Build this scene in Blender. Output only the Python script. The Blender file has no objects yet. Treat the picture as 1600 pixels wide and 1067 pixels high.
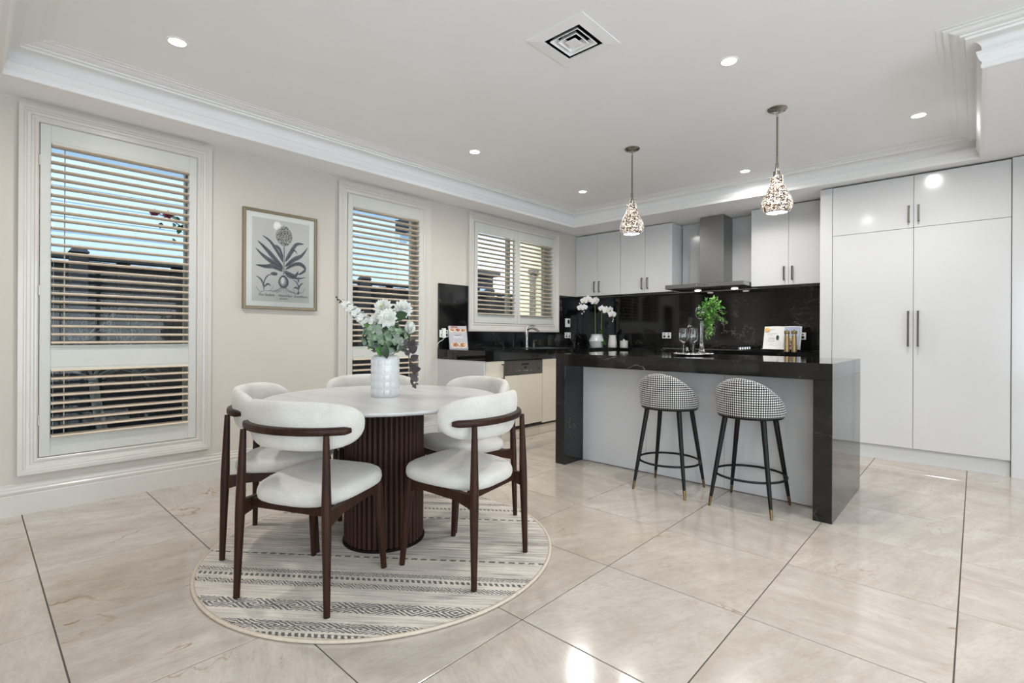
import bpy, bmesh, math, random
from mathutils import Vector, Matrix
random.seed(7)
PI = math.pi
SC = bpy.context.scene
COL = SC.collection

# ------------------------------------------------------------------ camera
YAW, ROLL, FPX, HPY, CAMH = 0.746125, 0.005019, 783.85, 522.64, 1.069
_c, _s = math.cos(YAW), math.sin(YAW)
_cr, _sr = math.cos(ROLL), math.sin(ROLL)
FWD = Vector((-_s, _c, 0)); RGT = Vector((_c, _s, 0)); UPV = Vector((0, 0, 1))
_R = RGT * _cr + UPV * _sr; _U = UPV * _cr - RGT * _sr
camd = bpy.data.cameras.new('camera'); cam = bpy.data.objects.new('camera', camd); COL.objects.link(cam)
cam.matrix_world = Matrix(((_R.x, _U.x, -FWD.x, 0), (_R.y, _U.y, -FWD.y, 0), (_R.z, _U.z, -FWD.z, CAMH), (0, 0, 0, 1)))
camd.sensor_width = 36; camd.lens = FPX / 1600 * 36
camd.shift_y = -(533.5 - HPY) / 1600
camd.clip_start = 0.05
SC.camera = cam

# ------------------------------------------------------------------ world, added area lights, sun, exposure
SC.view_settings.view_transform = 'Standard'; SC.view_settings.look = 'None'
SC.view_settings.exposure = 0.34; SC.view_settings.gamma = 1.0; SC.view_settings.use_curve_mapping = False
W = bpy.data.worlds.new('sky'); SC.world = W; W.use_nodes = True
_nt = W.node_tree; _bg = _nt.nodes['Background']
_tc = _nt.nodes.new('ShaderNodeTexCoord'); _sx = _nt.nodes.new('ShaderNodeSeparateXYZ'); _rp = _nt.nodes.new('ShaderNodeValToRGB')
_nt.links.new(_tc.outputs['Generated'], _sx.inputs[0]); _nt.links.new(_sx.outputs[2], _rp.inputs[0])
_rp.color_ramp.elements[0].position = 0.0; _rp.color_ramp.elements[0].color = (0.62, 0.78, 0.95, 1)
_rp.color_ramp.elements[1].position = 0.7; _rp.color_ramp.elements[1].color = (0.5, 0.7, 0.95, 1)
_nt.links.new(_rp.outputs[0], _bg.inputs[0]); _bg.inputs[1].default_value = 2.1

def area_light(name, loc, rot, sx, sy, power, color):
    l = bpy.data.lights.new(name, 'AREA'); l.shape = 'RECTANGLE'; l.size = sx; l.size_y = sy; l.energy = power; l.color = color
    o = bpy.data.objects.new(name, l); o.location = loc; o.rotation_euler = rot; COL.objects.link(o); return o
# added area lights outside unseen glazing, brightening the room from right and front
area_light('added_light_right', (3.45, 0.2, 1.2), (math.radians(90), 0, math.radians(90)), 5.6, 2.2, 115, (0.93, 0.97, 1.0))
area_light('added_light_front', (1.85, -3.25, 1.25), (math.radians(90), 0, 0), 2.5, 2.2, 65, (0.93, 0.97, 1.0))
_sl = bpy.data.lights.new('sun', 'SUN'); _sl.energy = 3.4; _sl.angle = math.radians(2); _sl.color = (1.0, 0.97, 0.92)
sun = bpy.data.objects.new('sun', _sl); COL.objects.link(sun); sun.rotation_euler = Vector((0.45, -0.6, 0.62)).to_track_quat('Z', 'Y').to_euler()

# ------------------------------------------------------------------ node helpers
def lin(r, g, b):
    f = lambda c: (c / 255 / 12.92) if c / 255 <= 0.04045 else ((c / 255 + 0.055) / 1.055) ** 2.4
    return (f(r), f(g), f(b), 1)
class X:
    """math node expression"""
    def __init__(s, nt, sock): s.nt = nt; s.k = sock
    def _m(s, op, *a):
        n = s.nt.nodes.new('ShaderNodeMath'); n.operation = op
        for i, v in enumerate((s,) + a):
            if isinstance(v, X): s.nt.links.new(v.k, n.inputs[i])
            else: n.inputs[i].default_value = v
        return X(s.nt, n.outputs[0])
    def __add__(s, o): return s._m('ADD', o)
    __radd__ = __add__
    def __sub__(s, o): return s._m('SUBTRACT', o)
    def __mul__(s, o): return s._m('MULTIPLY', o)
    __rmul__ = __mul__
    def __neg__(s): return s._m('MULTIPLY', -1.0)
    def div(s, o): return s._m('DIVIDE', o)
    def abs(s): return s._m('ABSOLUTE')
    def frac(s): return s._m('FRACT')
    def floor(s): return s._m('FLOOR')
    def gt(s, o): return s._m('GREATER_THAN', o)
    def lt(s, o): return s._m('LESS_THAN', o)
    def mx(s, o): return s._m('MAXIMUM', o)
    def mn(s, o): return s._m('MINIMUM', o)
    def pp(s, o): return s._m('PINGPONG', o)
    def mod2(s): return s._m('MODULO', 2.0)
    def pow(s, o): return s._m('POWER', o)
class MatB:
    def __init__(s, name, color=(0.8, 0.8, 0.8, 1), rough=0.5, metal=0.0, spec=0.5, coat=0.0, **kw):
        s.m = bpy.data.materials.new(name); s.m.use_nodes = True; s.nt = s.m.node_tree
        s.b = s.nt.nodes['Principled BSDF']
        s.set('Base Color', color); s.set('Roughness', rough); s.set('Metallic', metal); s.set('Specular IOR Level', spec)
        if coat: s.set('Coat Weight', coat); s.set('Coat Roughness', kw.get('coat_rough', 0.05))
        if 'trans' in kw: s.set('Transmission Weight', kw['trans'])
        if 'ior' in kw: s.set('IOR', kw['ior'])
        if 'sheen' in kw: s.set('Sheen Weight', kw['sheen'])
        if 'emit' in kw: s.set('Emission Color', kw['emit'][0]); s.set('Emission Strength', kw['emit'][1])
    def set(s, k, v):
        if isinstance(v, X): s.nt.links.new(v.k, s.b.inputs[k])
        elif hasattr(v, 'is_linked'): s.nt.links.new(v, s.b.inputs[k])
        else: s.b.inputs[k].default_value = v
    def coord(s, kind='Object', scale=(1, 1, 1), rot=(0, 0, 0), loc=None, vec=None):
        if vec is None:
            n = s.nt.nodes.new('ShaderNodeTexCoord'); vec = n.outputs[kind]
        m = s.nt.nodes.new('ShaderNodeMapping'); s.nt.links.new(vec, m.inputs[0])
        m.inputs['Scale'].default_value = scale; m.inputs['Rotation'].default_value = rot
        if loc: m.inputs['Location'].default_value = loc
        return m.outputs[0]
    def world(s):
        return s.nt.nodes.new('ShaderNodeNewGeometry').outputs['Position']
    def noise(s, vec, scale, detail=4, rough=0.55, dist=0.0):
        n = s.nt.nodes.new('ShaderNodeTexNoise'); s.nt.links.new(vec, n.inputs['Vector'])
        n.inputs['Scale'].default_value = scale; n.inputs['Detail'].default_value = detail
        n.inputs['Roughness'].default_value = rough; n.inputs['Distortion'].default_value = dist
        return X(s.nt, n.outputs['Fac'])
    def voronoi(s, vec, scale, feature='F1', out='Distance'):
        n = s.nt.nodes.new('ShaderNodeTexVoronoi'); n.feature = feature; s.nt.links.new(vec, n.inputs['Vector']); n.inputs['Scale'].default_value = scale
        return n.outputs[out]
    def xyz(s, vec):
        n = s.nt.nodes.new('ShaderNodeSeparateXYZ'); s.nt.links.new(vec, n.inputs[0]); return [X(s.nt, o) for o in n.outputs]
    def ramp(s, fac, stops):
        n = s.nt.nodes.new('ShaderNodeValToRGB'); s.nt.links.new(fac.k if isinstance(fac, X) else fac, n.inputs[0])
        e = n.color_ramp.elements
        while len(e) < len(stops): e.new(0.5)
        for q, (p, c) in zip(e, stops):
            q.position = p; q.color = c if len(c) == 4 else (*c, 1)
        return n.outputs[0]
    def mix(s, fac, a, b, mode='MIX'):
        n = s.nt.nodes.new('ShaderNodeMix'); n.data_type = 'RGBA'; n.blend_type = mode
        for i, v in ((0, fac), (6, a), (7, b)):
            if isinstance(v, X): s.nt.links.new(v.k, n.inputs[i])
            elif hasattr(v, 'is_linked'): s.nt.links.new(v, n.inputs[i])
            else: n.inputs[i].default_value = v
        return n.outputs[2]
    def bump(s, h, strength=0.2, dist=0.01):
        n = s.nt.nodes.new('ShaderNodeBump'); n.inputs['Strength'].default_value = strength; n.inputs['Distance'].default_value = dist
        s.nt.links.new(h.k if isinstance(h, X) else h, n.inputs['Height']); s.nt.links.new(n.outputs[0], s.b.inputs['Normal'])
    def objrand(s):
        return X(s.nt, s.nt.nodes.new('ShaderNodeObjectInfo').outputs['Random'])

M = {}
def plain(key, rgb, rough=0.5, var=0.03, scale=6, **kw):
    b = MatB(key, rough=rough, **kw); n = b.noise(b.coord(), scale, 3)
    c = lin(*rgb); lo = tuple(x * (1 - var) for x in c[:3]); hi = tuple(min(1, x * (1 + var)) for x in c[:3])
    b.set('Base Color', b.ramp(n, [(0.35, lo), (0.65, hi)])); M[key] = b.m; return b
plain('wall_paint', (201, 194, 185), 0.75, 0.012, 3)
plain('ceiling_paint', (240, 240, 241), 0.9, 0.008, 3)
plain('cornice_paint', (236, 236, 236), 0.6, 0.008, 3)
plain('trim_paint', (203, 198, 191), 0.28, 0.012, 4, coat=0.3)
plain('shutter_paint', (199, 199, 193), 0.42, 0.012, 4)
plain('louvre_warm_lit', (212, 197, 178), 0.4, 0.015, 4)  # white louvres; warm light on them is mixed into this tan colour
plain('gloss_white', (205, 205, 206), 0.16, 0.006, 2, coat=0.5, coat_rough=0.09)
plain('gloss_white_warm_lit', (216, 207, 190), 0.16, 0.008, 2, coat=0.5)  # white gloss with the cream light on the base doors put into its colour
plain('carcass_dark', (38, 36, 34), 0.7)
plain('plinth_white', (205, 205, 205), 0.3, 0.01)
plain('plastic_white', (232, 232, 228), 0.35, 0.01)
plain('plastic_black', (14, 14, 15), 0.4, 0.02)
plain('black_metal', (11, 11, 12), 0.5, 0.05, 30, spec=0.3)
plain('brass', (122, 102, 72), 0.4, 0.08, 40, metal=1.0)
plain('chrome', (205, 206, 208), 0.08, 0.02, 5, metal=1.0)
plain('silver', (196, 192, 184), 0.14, 0.05, 60, metal=1.0)
plain('gold_paint', (176, 152, 108), 0.32, 0.06, 30, metal=0.75)
plain('ceramic_white', (206, 207, 208), 0.22, 0.015, 8, coat=0.4)
plain('ceramic_matt', (208, 207, 204), 0.5, 0.02, 10)
plain('grout', (90, 82, 73), 0.9, 0.05, 20)
plain('fence_wood', (31, 25, 22), 0.85, 0.25, 9)
plain('fence_post', (34, 37, 40), 0.8, 0.15, 9)
plain('board_pale', (200, 218, 231), 0.8, 0.02)
plain('render_cream', (248, 236, 200), 0.8, 0.03)
plain('soil', (92, 82, 68), 0.95, 0.3, 5)
plain('bark', (128, 122, 110), 0.9, 0.3, 14)
plain('window_alu', (196, 186, 164), 0.45, 0.02)
plain('dark_alu', (60, 56, 50), 0.45, 0.05)
plain('leaf_green', (62, 118, 38), 0.45, 0.35, 25)
plain('leaf_dark', (36, 62, 34), 0.4, 0.3, 25)
plain('leaf_orchid', (48, 84, 26), 0.35, 0.2, 12)
plain('leaf_lime', (104, 158, 56), 0.45, 0.35, 18)
plain('leaf_plum', (62, 52, 55), 0.55, 0.25, 20)
plain('stem_green', (104, 122, 62), 0.5, 0.15, 20)
plain('stem_brown', (58, 52, 40), 0.6, 0.15, 20)
plain('petal_white', (226, 227, 222), 0.6, 0.03, 20)
plain('petal_orchid', (238, 236, 236), 0.5, 0.04, 20)
plain('petal_yellow', (206, 190, 84), 0.6, 0.1, 20)
plain('petal_red', (156, 24, 48), 0.5, 0.2, 20)
plain('paper', (226, 226, 222), 0.8, 0.015, 6)
plain('mat_board', (231, 230, 224), 0.85, 0.01, 6)
plain('print_paper', (205, 203, 199), 0.85, 0.02, 4)
plain('ink_grey', (104, 106, 114), 0.8, 0.2, 30)
plain('ink_pale', (168, 166, 164), 0.8, 0.12, 30)
plain('ink_dark', (44, 42, 42), 0.8, 0.2, 40)
plain('cover_grey', (176, 174, 178), 0.4, 0.03, 8)
plain('food_tan', (176, 126, 84), 0.5, 0.4, 60)
plain('food_red', (150, 62, 52), 0.5, 0.5, 60)
plain('food_cream', (224, 206, 184), 0.5, 0.2, 60)
plain('ink_orange', (226, 176, 96), 0.7, 0.2, 60)
plain('ink_blue', (176, 184, 206), 0.7, 0.1, 20)
plain('bottle_black', (8, 9, 9), 0.12, 0.02)
plain('roof_dark', (70, 66, 64), 0.8, 0.1)

def glow(key, color, strength):
    b = MatB(key, (1, 1, 1, 1), 0.5); b.set('Emission Color', color); b.set('Emission Strength', strength)
    n = b.noise(b.coord(), 3); b.set('Base Color', b.ramp(n, [(0, (0.95, 0.95, 0.95)), (1, (1, 1, 1))])); M[key] = b.m
glow('downlight_glow', (1.0, 0.97, 0.92, 1), 7)
glow('pendant_glow', (1.0, 0.97, 0.92, 1), 5)
glow('hood_glow', (1.0, 0.95, 0.85, 1), 12)

def marble_tile():
    b = MatB('cream_marble', rough=0.1, spec=0.75, coat=0.0)
    r = b.objrand(); nt = b.nt
    tc = nt.nodes.new('ShaderNodeTexCoord').outputs['Object']
    cb = nt.nodes.new('ShaderNodeCombineXYZ'); nt.links.new((r * 37.0).k, cb.inputs[0]); nt.links.new((r * 91.0).k, cb.inputs[1]); nt.links.new((r * 13.0).k, cb.inputs[2])
    rot = nt.nodes.new('ShaderNodeVectorRotate'); rot.rotation_type = 'Z_AXIS'; nt.links.new(tc, rot.inputs['Vector'])
    nt.links.new((((r * 17.3).frac() * 2.0).floor() * 1.5708 + (r * 5.7).frac() * 0.5).k, rot.inputs['Angle'])
    ad = nt.nodes.new('ShaderNodeVectorMath'); ad.operation = 'ADD'; nt.links.new(rot.outputs[0], ad.inputs[0]); nt.links.new(cb.outputs[0], ad.inputs[1])
    v = ad.outputs[0]
    st = b.noise(b.coord(vec=v, scale=(0.9, 5, 1)), 2.2, 6, 0.6, 0.25)
    cl = b.noise(v, 3.0, 5, 0.6, 0.4)
    base = b.ramp(st * 0.6 + cl * 0.4, [(0.33, lin(174, 165, 155)), (0.5, lin(189, 181, 172)), (0.66, lin(201, 194, 186))])
    fine = b.noise(b.coord(vec=v, scale=(1, 3, 1)), 30, 3)
    mot = b.noise(v, 11, 5, 0.7, 0.3)
    base = b.mix((fine - 0.45).mx(0.0) * 1.2 + (mot - 0.48).mx(0.0) * 1.6, base, lin(168, 154, 140))
    wv = b.noise(b.coord(vec=v, scale=(1, 1.6, 1)), 1.1, 5, 0.55, 0.5)
    vein = ((wv - 0.5).abs() * -150.0 + 1.0).mx(0.0) * (b.noise(v, 2.6, 2) - 0.52).mx(0.0) * 5.5
    base = b.mix(vein, base, lin(142, 112, 82))
    tint = b.mix((r * 7.7).frac() * 0.6, (1, 1, 1, 1), lin(246, 240, 233), 'MULTIPLY')
    b.set('Base Color', b.mix(1.0, base, tint, 'MULTIPLY'))
    b.set('Roughness', fine * 0.08 + 0.08)
    M['cream_marble'] = b.m
marble_tile()
def black_marble():
    b = MatB('black_marble', rough=0.07, spec=0.5)
    v = b.coord('Object', loc=(3.1, 1.7, 0.4))
    cl = b.noise(v, 2.6, 7, 0.65, 0.8)
    base = b.ramp(cl, [(0.38, (0.003, 0.003, 0.0033)), (0.55, (0.007, 0.007, 0.007)), (0.72, (0.02, 0.02, 0.019))])
    w = b.noise(b.coord('Object', scale=(1, 1, 1.6), rot=(0.4, 0.7, 0.5)), 1.5, 7, 0.62, 1.8)
    vein = ((w - 0.5).abs() * -120.0 + 1.0).mx(0.0) * (b.noise(v, 1.9, 2) - 0.53).mx(0.0) * 4.5
    w2 = b.noise(v, 5.0, 5, 0.6, 1.0)
    vein2 = ((w2 - 0.52).abs() * -60.0 + 1.0).mx(0.0) * (b.noise(v, 3.3, 2) - 0.5).mx(0.0) * 0.5
    b.set('Base Color', b.mix(vein.mn(0.6) + vein2, base, (0.28, 0.27, 0.25, 1)))
    M['black_marble'] = b.m
black_marble()
def pale_stone():
    b = MatB('pale_stone', rough=0.3, spec=0.5)
    v = b.coord('Object', scale=(1, 4, 1), rot=(0, 0, 0.9))
    n = b.noise(v, 2.0, 6, 0.6, 0.5)
    b.set('Base Color', b.ramp(n, [(0.3, lin(180, 180, 180)), (0.55, lin(198, 197, 196)), (0.75, lin(188, 186, 184))]))
    M['pale_stone'] = b.m
pale_stone()
def brushed(key, rgb, rough, scale):
    b = MatB(key, lin(*rgb), rough, 1.0)
    n = b.noise(b.coord(scale=scale), 60, 3)
    b.set('Roughness', n * 0.18 + rough - 0.06); c = lin(*rgb)
    b.set('Base Color', b.ramp(n, [(0.3, tuple(x * .9 for x in c[:3])), (0.7, c)])); M[key] = b.m
brushed('steel', (150, 150, 150), 0.27, (1, 1, 14))
brushed('steel_dark', (112, 108, 102), 0.3, (1, 14, 1))
brushed('nickel', (158, 152, 144), 0.24, (14, 14, 1))
brushed('frame_metal', (168, 156, 136), 0.32, (1, 6, 6))
def wood(key, a, c, rough=0.34, scale=(14, 14, 1.2)):
    b = MatB(key, rough=rough, spec=0.18)
    n = b.noise(b.coord(scale=scale), 3.0, 5, 0.6, 0.7)
    b.set('Base Color', b.ramp(n, [(0.3, lin(*a)), (0.7, lin(*c))])); M[key] = b.m
wood('dark_wood', (32, 19, 13), (60, 36, 25), 0.4)
wood('slat_wood', (38, 24, 18), (62, 40, 30), 0.5)
wood('drum_core', (16, 10, 8), (22, 14, 11), 0.7)
def fabric():
    b = MatB('cream_fabric', rough=0.9, spec=0.2, sheen=0.25)
    v = b.coord(); n = b.noise(v, 260, 2); m2 = b.noise(v, 9, 3)
    b.set('Base Color', b.ramp(n * 0.5 + m2 * 0.5, [(0.35, lin(188, 184, 178)), (0.65, lin(210, 207, 201))]))
    b.bump(n, 0.25, 0.002); M['cream_fabric'] = b.m
fabric()
def houndstooth():
    b = MatB('houndstooth', rough=0.9, spec=0.2, sheen=0.2)
    tc = b.nt.nodes.new('ShaderNodeTexCoord').outputs['UV']
    x, y, _ = b.xyz(b.coord(vec=tc, scale=(1 / 0.0136, 1 / 0.0136, 1)))
    fx = x.frac(); fy = y.frac()
    a = fx.gt(0.5); c = fy.gt(0.5)
    both = a * c; mixed = (a - c).abs(); st = ((x + y) * 2.0).frac().gt(0.55)
    wh = both.mx(mixed * st * 0.32)
    b.set('Base Color', b.mix(wh, lin(22, 22, 24), lin(232, 230, 226))); M['houndstooth'] = b.m
houndstooth()
def rug_mat():
    b = MatB('rug_pile', rough=1.0, spec=0.1, sheen=0.2)
    v0 = b.coord('Object', rot=(0, 0, -math.radians(38.3)))
    nz = b.noise(v0, 130, 2)
    u, v, _ = b.xyz(v0)
    v = v + (nz - 0.5) * 0.011; u = u + (b.noise(v0, 90, 2) - 0.5) * 0.011
    def band(lo, hi): return v.gt(lo) * v.lt(hi)
    dark = None
    def put(d):
        nonlocal dark
        dark = d if dark is None else dark.mx(d)
    for c0 in (-0.188, 0.342): put(band(c0 - 0.007, c0 + 0.007) * (u * (1 / 0.046)).frac().lt(0.62))
    for c0 in (-0.398, -0.808, 0.496): put(band(c0 - 0.011, c0 + 0.011) * (u * (1 / 0.024) + v * 18.0).frac().lt(0.55))
    for c0, h in ((-0.355, 0.017), (-0.458, 0.019), (0.591, 0.02)):
        t = (u * (1 / 0.05)).pp(0.5) * 2.0
        w = ((v - c0) * (1 / (2 * h)) + 0.5 + t * 0.6) * 2.6
        put(band(c0 - h, c0 + h) * w.frac().lt(0.5))
    for c0, h in ((-0.622, 0.036), (-0.756, 0.028), (0.721, 0.04)):
        t = (u * (1 / 0.16)).pp(0.5) * 2.0
        w = ((v - c0).abs() * (1 / h) + t * 1.5) * 2.2
        put(band(c0 - h, c0 + h) * w.frac().lt(0.5))
    st = b.noise(b.coord(vec=v0, scale=(1.2, 28, 1)), 3.0, 5, 0.65)
    br = b.noise(b.coord(vec=v0, scale=(0.6, 5, 1)), 2.0, 2)
    mid = ((v - 0.06).abs() * -3.2 + 1.0).mx(0.0)
    base = b.ramp(st * 0.75 + br * 0.25 - mid * 0.1, [(0.36, lin(142, 136, 129)), (0.46, lin(194, 186, 176)), (0.6, lin(220, 211, 199))])
    base = b.mix((nz - 0.35).mx(0.0) * 0.7, base, lin(168, 160, 150))
    b.set('Base Color', b.mix(dark * 0.88, base, lin(58, 58, 60)))
    b.bump(nz, 0.5, 0.006); M['rug_pile'] = b.m
rug_mat()
plain('rug_binding', (196, 183, 167), 0.9, 0.05, 60)
def mosaic():
    b = MatB('mosaic_glass', rough=0.18, spec=0.6)
    v = b.coord('Object'); n = b.nt.nodes.new('ShaderNodeTexVoronoi'); b.nt.links.new(v, n.inputs['Vector']); n.inputs['Scale'].default_value = 150
    col = b.nt.nodes.new('ShaderNodeSeparateColor'); b.nt.links.new(n.outputs['Color'], col.inputs[0])
    f = X(b.nt, col.outputs[0])
    c = b.ramp(f, [(0.0, lin(44, 34, 28)), (0.2, lin(92, 72, 58)), (0.36, lin(206, 190, 174)), (0.55, lin(240, 234, 224)), (0.78, lin(140, 118, 100)), (0.9, lin(60, 48, 42))])
    for e in c.node.color_ramp.elements: pass
    c.node.color_ramp.interpolation = 'CONSTANT'
    b.set('Base Color', c); b.set('Emission Color', c); b.set('Emission Strength', 0.45); M['mosaic_glass'] = b.m
mosaic()
def glassmat(key, tint, refl):
    m = bpy.data.materials.new(key); m.use_nodes = True; nt = m.node_tree; nt.nodes.clear()
    o = nt.nodes.new('ShaderNodeOutputMaterial'); mx = nt.nodes.new('ShaderNodeMixShader'); t = nt.nodes.new('ShaderNodeBsdfTransparent'); g = nt.nodes.new('ShaderNodeBsdfGlossy')
    lw = nt.nodes.new('ShaderNodeLayerWeight'); lw.inputs[0].default_value = refl
    t.inputs[0].default_value = tint; g.inputs['Roughness'].default_value = 0.02
    nt.links.new(lw.outputs['Fresnel'], mx.inputs[0]); nt.links.new(t.outputs[0], mx.inputs[1]); nt.links.new(g.outputs[0], mx.inputs[2]); nt.links.new(mx.outputs[0], o.inputs[0])
    M[key] = m
glassmat('pane_glass', (0.93, 0.95, 0.95, 1), 0.22)
glassmat('picture_glass', (0.97, 0.97, 0.97, 1), 0.16)
b = MatB('clear_glass', (1, 1, 1, 1), 0.02, trans=1.0, ior=1.45); n_ = b.noise(b.coord(), 3); b.set('Roughness', n_ * 0.02); M['clear_glass'] = b.m
def hydrangea():
    b = MatB('hydrangea_petal', rough=0.6, spec=0.3)
    v = b.coord('Object'); n = b.noise(v, 18, 2); n2 = b.noise(v, 70, 2)
    b.set('Base Color', b.ramp(n * 0.7 + n2 * 0.3, [(0.34, lin(78, 78, 92)), (0.45, lin(100, 120, 96)), (0.54, lin(140, 162, 132)), (0.64, lin(152, 148, 156))])); M['hydrangea_petal'] = b.m
hydrangea()

# ------------------------------------------------------------------ geometry helpers
class MB:
    def __init__(s): s.v = []; s.f = []; s.uv = {}
    def add(s, vs, fs, mat=None):
        o = len(s.v)
        s.v += [tuple(mat @ Vector(p)) if mat else tuple(p) for p in vs]
        s.f += [tuple(i + o for i in f) for f in fs]; return o
    def box(s, x0, x1, y0, y1, z0, z1, mat=None):
        vs = [(x, y, z) for x in (x0, x1) for y in (y0, y1) for z in (z0, z1)]
        return s.add(vs, [(0, 1, 3, 2), (4, 6, 7, 5), (0, 4, 5, 1), (2, 3, 7, 6), (0, 2, 6, 4), (1, 5, 7, 3)], mat)
    def rbox(s, x0, x1, y0, y1, z0, z1, r=0.003, seg=1, mat=None):
        bm = bmesh.new(); bmesh.ops.create_cube(bm, size=1.0)
        for v in bm.verts: v.co = ((x0 + x1) / 2 + v.co.x * (x1 - x0), (y0 + y1) / 2 + v.co.y * (y1 - y0), (z0 + z1) / 2 + v.co.z * (z1 - z0))
        bmesh.ops.bevel(bm, geom=bm.edges[:] , offset=r, segments=seg, profile=0.5, affect='EDGES')
        bm.verts.index_update(); s.add([v.co.copy() for v in bm.verts], [[v.index for v in f.verts] for f in bm.faces], mat); bm.free()
    def lathe(s, prof, n=32, mat=None, cap=False, a0=0, a1=2 * PI):
        vs = []; fs = []; full = abs(a1 - a0 - 2 * PI) < 1e-6; m = n if full else n + 1
        for r, z in prof:
            for i in range(m):
                a = a0 + (a1 - a0) * i / n; vs.append((r * math.cos(a), r * math.sin(a), z))
        for j in range(len(prof) - 1):
            for i in range(n):
                k = (i + 1) % m if full else i + 1
                fs.append((j * m + i, j * m + k, (j + 1) * m + k, (j + 1) * m + i))
        if cap:
            if prof[0][0] > 1e-6: fs.append(tuple(reversed(range(m))))
            if prof[-1][0] > 1e-6: fs.append(tuple(range((len(prof) - 1) * m, len(prof) * m)))
        return s.add(vs, fs, mat)
    def cyl(s, c, r, z0, z1, n=24): s.lathe([(r, z0), (r, z1)], n, Matrix.Translation(c), True)
    def tube(s, pts, rad, n=10, closed=False, sx=1.0, up=(0, 0, 1), cap=True):
        """tube along points; rad number or list; sx scales the cross-section along the side axis"""
        pts = [Vector(p) for p in pts]; N = len(pts); vs = []; fs = []; upv = Vector(up)
        for i, p in enumerate(pts):
            a = pts[(i - 1) % N] if (closed or i > 0) else p; c = pts[(i + 1) % N] if (closed or i < N - 1) else p
            t = (c - a).normalized(); side = t.cross(upv)
            if side.length < 1e-4: side = t.cross(Vector((1, 0, 0)))
            side.normalize(); w = side.cross(t).normalized(); r = rad[i] if isinstance(rad, (list, tuple)) else rad
            for k in range(n):
                q = 2 * PI * k / n; vs.append(p + side * (math.cos(q) * r * sx) + w * (math.sin(q) * r))
        for i in range(N if closed else N - 1):
            j = (i + 1) % N
            for k in range(n): l = (k + 1) % n; fs.append((i * n + k, i * n + l, j * n + l, j * n + k))
        if cap and not closed: fs.append(tuple(reversed(range(n)))); fs.append(tuple(range((N - 1) * n, N * n)))
        return s.add(vs, fs)
    def grid(s, P, closeu=False, closev=False):
        """P[i][j] points"""
        nu, nv = len(P), len(P[0]); vs = [p for r in P for p in r]; fs = []
        for i in range(nu if closeu else nu - 1):
            for j in range(nv if closev else nv - 1):
                a, c = (i + 1) % nu, (j + 1) % nv; fs.append((i * nv + j, a * nv + j, a * nv + c, i * nv + c))
        return s.add(vs, fs)
    def prism(s, poly, z0, z1, mat=None):
        n = len(poly); vs = [(x, y, z0) for x, y in poly] + [(x, y, z1) for x, y in poly]
        fs = [tuple(reversed(range(n))), tuple(range(n, 2 * n))] + [(i, (i + 1) % n, n + (i + 1) % n, n + i) for i in range(n)]
        return s.add(vs, fs, mat)
    def mesh(s, name, smooth=None):
        me = bpy.data.meshes.new(name); me.from_pydata(s.v, [], s.f); me.validate(); 
        bm = bmesh.new(); bm.from_mesh(me); bmesh.ops.recalc_face_normals(bm, faces=bm.faces[:]); bm.to_mesh(me); bm.free()
        if smooth is not None:
            me.polygons.foreach_set('use_smooth', [True] * len(me.polygons)); me.set_sharp_from_angle(angle=math.radians(smooth))
        return me
    def build(s, name, mat, parent=None, smooth=None, **kw):
        return obj(name, s.mesh(name, smooth), mat, parent, **kw)
def obj(name, me, mat, parent=None, label=None):
    if mat and not me.materials: me.materials.append(M[mat])
    o = bpy.data.objects.new(name, me); COL.objects.link(o)
    if parent: o.parent = parent
    if label: o['label'] = label
    return o
def tag(o, label, cat, group=None):
    o['label'] = label; o['category'] = cat
    if group: o['group'] = group
    return o
def thing(name, label, cat, loc=(0, 0, 0), rotz=0.0, group=None):
    o = bpy.data.objects.new(name, None); COL.objects.link(o); o.empty_display_size = 0.1
    o.location = loc; o.rotation_euler = (0, 0, rotz); return tag(o, label, cat, group)
def struct(name, loc=(0, 0, 0)):
    o = bpy.data.objects.new(name, None); COL.objects.link(o); o.location = loc; o['kind'] = 'structure'; return o
def kind(o, k='structure', label=None):
    o['kind'] = k
    if label: o['label'] = label
    return o
def copy_tree(o, parent=None):
    c = o.copy(); COL.objects.link(c); c.parent = parent
    for ch in list(o.children): copy_tree(ch, c)
    return c
def spot(name, loc, power, size_deg, parent=None, radius=0.04, color=(1, 0.975, 0.94), blend=1.0):
    l = bpy.data.lights.new(name, 'SPOT'); l.energy = power; l.spot_size = math.radians(size_deg); l.spot_blend = blend; l.shadow_soft_size = radius; l.color = color
    o = bpy.data.objects.new(name, l); o.location = loc; COL.objects.link(o)
    if parent: o.parent = parent
    return o
def text_mesh(body, size, shear=0.0):
    cu = bpy.data.curves.new('t', 'FONT'); cu.body = body; cu.size = size; cu.align_x = 'CENTER'; cu.shear = shear; cu.extrude = 0.0003; cu.resolution_u = 3
    o = bpy.data.objects.new('t', cu); COL.objects.link(o)
    dg = bpy.context.evaluated_depsgraph_get(); me = bpy.data.meshes.new_from_object(o.evaluated_get(dg))
    bpy.data.objects.remove(o); bpy.data.curves.remove(cu); me.materials.clear(); return me

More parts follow.
